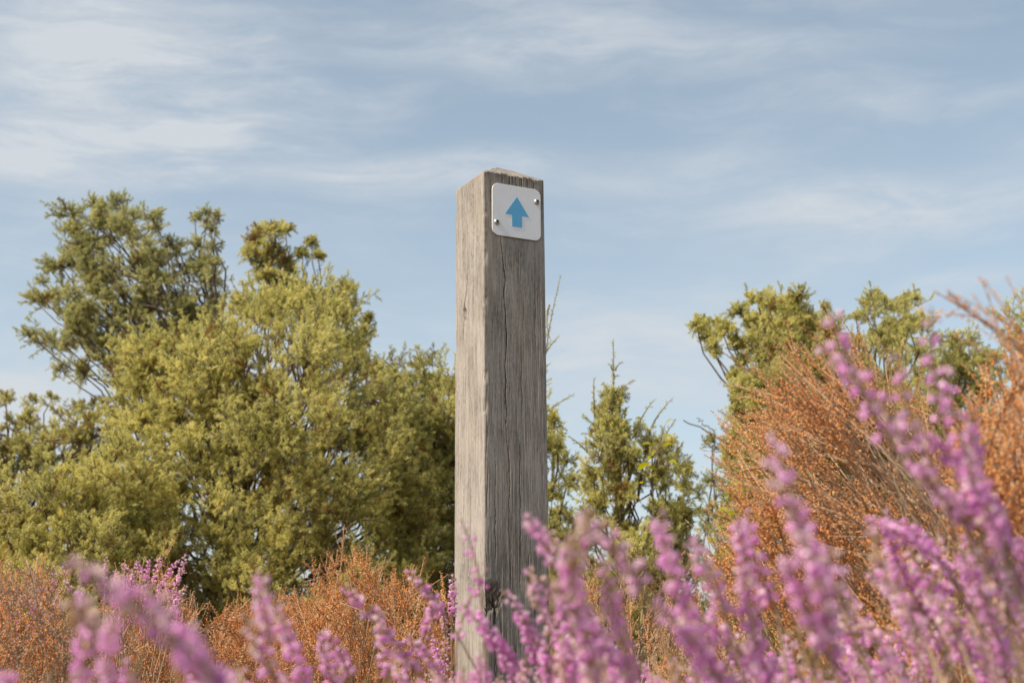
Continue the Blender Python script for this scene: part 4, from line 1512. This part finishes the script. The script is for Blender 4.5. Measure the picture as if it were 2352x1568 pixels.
fplant('tall purple heather stalk leaning left before the rusty fan, ending in violet bells', .25, .62,
       [(1860, 720, 1960, 880, .52, 'T'), (1905, 760, 2020, 910, 0.57, 'T'), (2030, 860, 2090, 970, .55, 'T'), (2060, 940, 2130, 1060, .55, 'T')],
       [(8, [(1940, 1180), (2060, 1140), (2160, 1220), (2160, 1420), (1980, 1420)], (.6, .85), -.6, 'MMT')], 112)
fplant('tallest purple heather stalks on the right, with a thick cluster of bells below', .28, .52,
       [(2105, 720, 2140, 860, 0.55, 'T'), (2130, 830, 2180, 960, 0.55, 'T'), (2160, 920, 2210, 1040, 0.57, 'L'), (2220, 950, 2230, 1060, 0.58, 'M'), (2180, 990, 2260, 1140, 0.55, 'L'), (2110, 1050, 2180, 1140, 0.60, 'M'),
        (2140, 1120, 2210, 1180, 0.60, 'M'), (2240, 1080, 2290, 1210, 0.58, 'M'), (2180, 1140, 2230, 1170, 0.58, 'M')],
       [(8, [(2080, 1160), (2300, 1180), (2340, 1330), (2100, 1330)], (0.70, 0.95), -.5, 'MT')], 113)
fplant('thick bank of mixed pink and purple heather filling the lower right', .26, .75,
       [(1985, 1160, 2080, 1230, 0.70, 'L'), (2050, 1190, 2130, 1260, 0.73, 'M'), (1970, 1220, 2060, 1330, 0.74, 'L'), (2060, 1290, 2150, 1340, 0.76, 'M'), (2000, 1300, 2080, 1370, 0.74, 'M')],
       [(15, [(1950, 1370), (2100, 1300), (2260, 1350), (2280, 1620), (1960, 1620)], (0.85, 1.20), -.5, 'LMMGG')], 114)
fplant('pink heather with green shoots in the lower right corner', .30, .62,
       [(2240, 1240, 2290, 1350, 0.58, 'M'), (2200, 1260, 2250, 1390, 0.56, 'L'), (2300, 1230, 2360, 1330, 0.68, 'M'), (2320, 1280, 2370, 1400, 0.63, 'L')],
       [(14, [(2200, 1370), (2300, 1300), (2420, 1330), (2420, 1640), (2200, 1640)], (0.70, 1.10), -.45, 'LMMGG')], 115)
fplant('pink heather with crowded small bells between the rusty clump and the right corner', .33, 1.0, [],
       [(40, [(1640, 1420), (1800, 1380), (2000, 1340), (2250, 1300), (2420, 1330), (2420, 1620), (1600, 1620)], (.8, 1.15), -.4, 'LMMG'),
        (10, [(1420, 1480), (1600, 1440), (1640, 1620), (1420, 1620)], (.8, 1.1), -.4, 'LMM')], 117)
fplant('low pale heather heads along the bottom edge right of the post', .16, .42,
       [], [(10, [(1500, 1560), (1750, 1500), (2050, 1500), (2300, 1550), (2300, 1660), (1500, 1660)], (0.62, 0.80), -.35, 'MMG')], 116)


# ------------------------------------------------------------------ heath between and beyond the plants
def heath_cover():
    rng = np.random.default_rng(500)
    g = Geo()
    tp = [seed_spray(rng, .12, 4, 22, t_, .3) for t_ in (.4, .55, .7)]
    pts = []
    while len(pts) < 2200:
        r = math.sqrt(rng.uniform(.05, 1)) * 13
        th = rng.uniform(R(35), R(145))
        x, y = r * math.cos(th), r * math.sin(th)
        if y < 1.0 or (abs(x) < .25 and 1.9 < y < 2.7):
            continue
        pts.append((x, y))
    pts = np.array(pts)
    z = ground_z(pts[:, 0], pts[:, 1])
    for k in range(3):
        q = np.arange(len(pts)) % 3 == k
        n = q.sum()
        d = np.stack([rng.normal(0, .35, n), rng.normal(0, .35, n), np.ones(n)], 1)
        stamp(g, tp[k], np.c_[pts[q], z[q] - .01], frames(d, rng), rng.uniform(1.3, 2.6, n) * (1 + .06 * np.hypot(pts[q][:, 0], pts[q][:, 1])), rng.uniform(.2, .8, n))
    tag(link('heath_undergrowth', g.mesh('heath_undergrowth', SED)), 'low brown heather growing over the ground between the bushes', 'heather', kind='stuff')


heath_cover()
tris = sum(len(m.loops) - 2 * len(m.polygons) for m in bpy.data.meshes)
print('STATS triangles', tris, 'objects', len(bpy.data.objects))
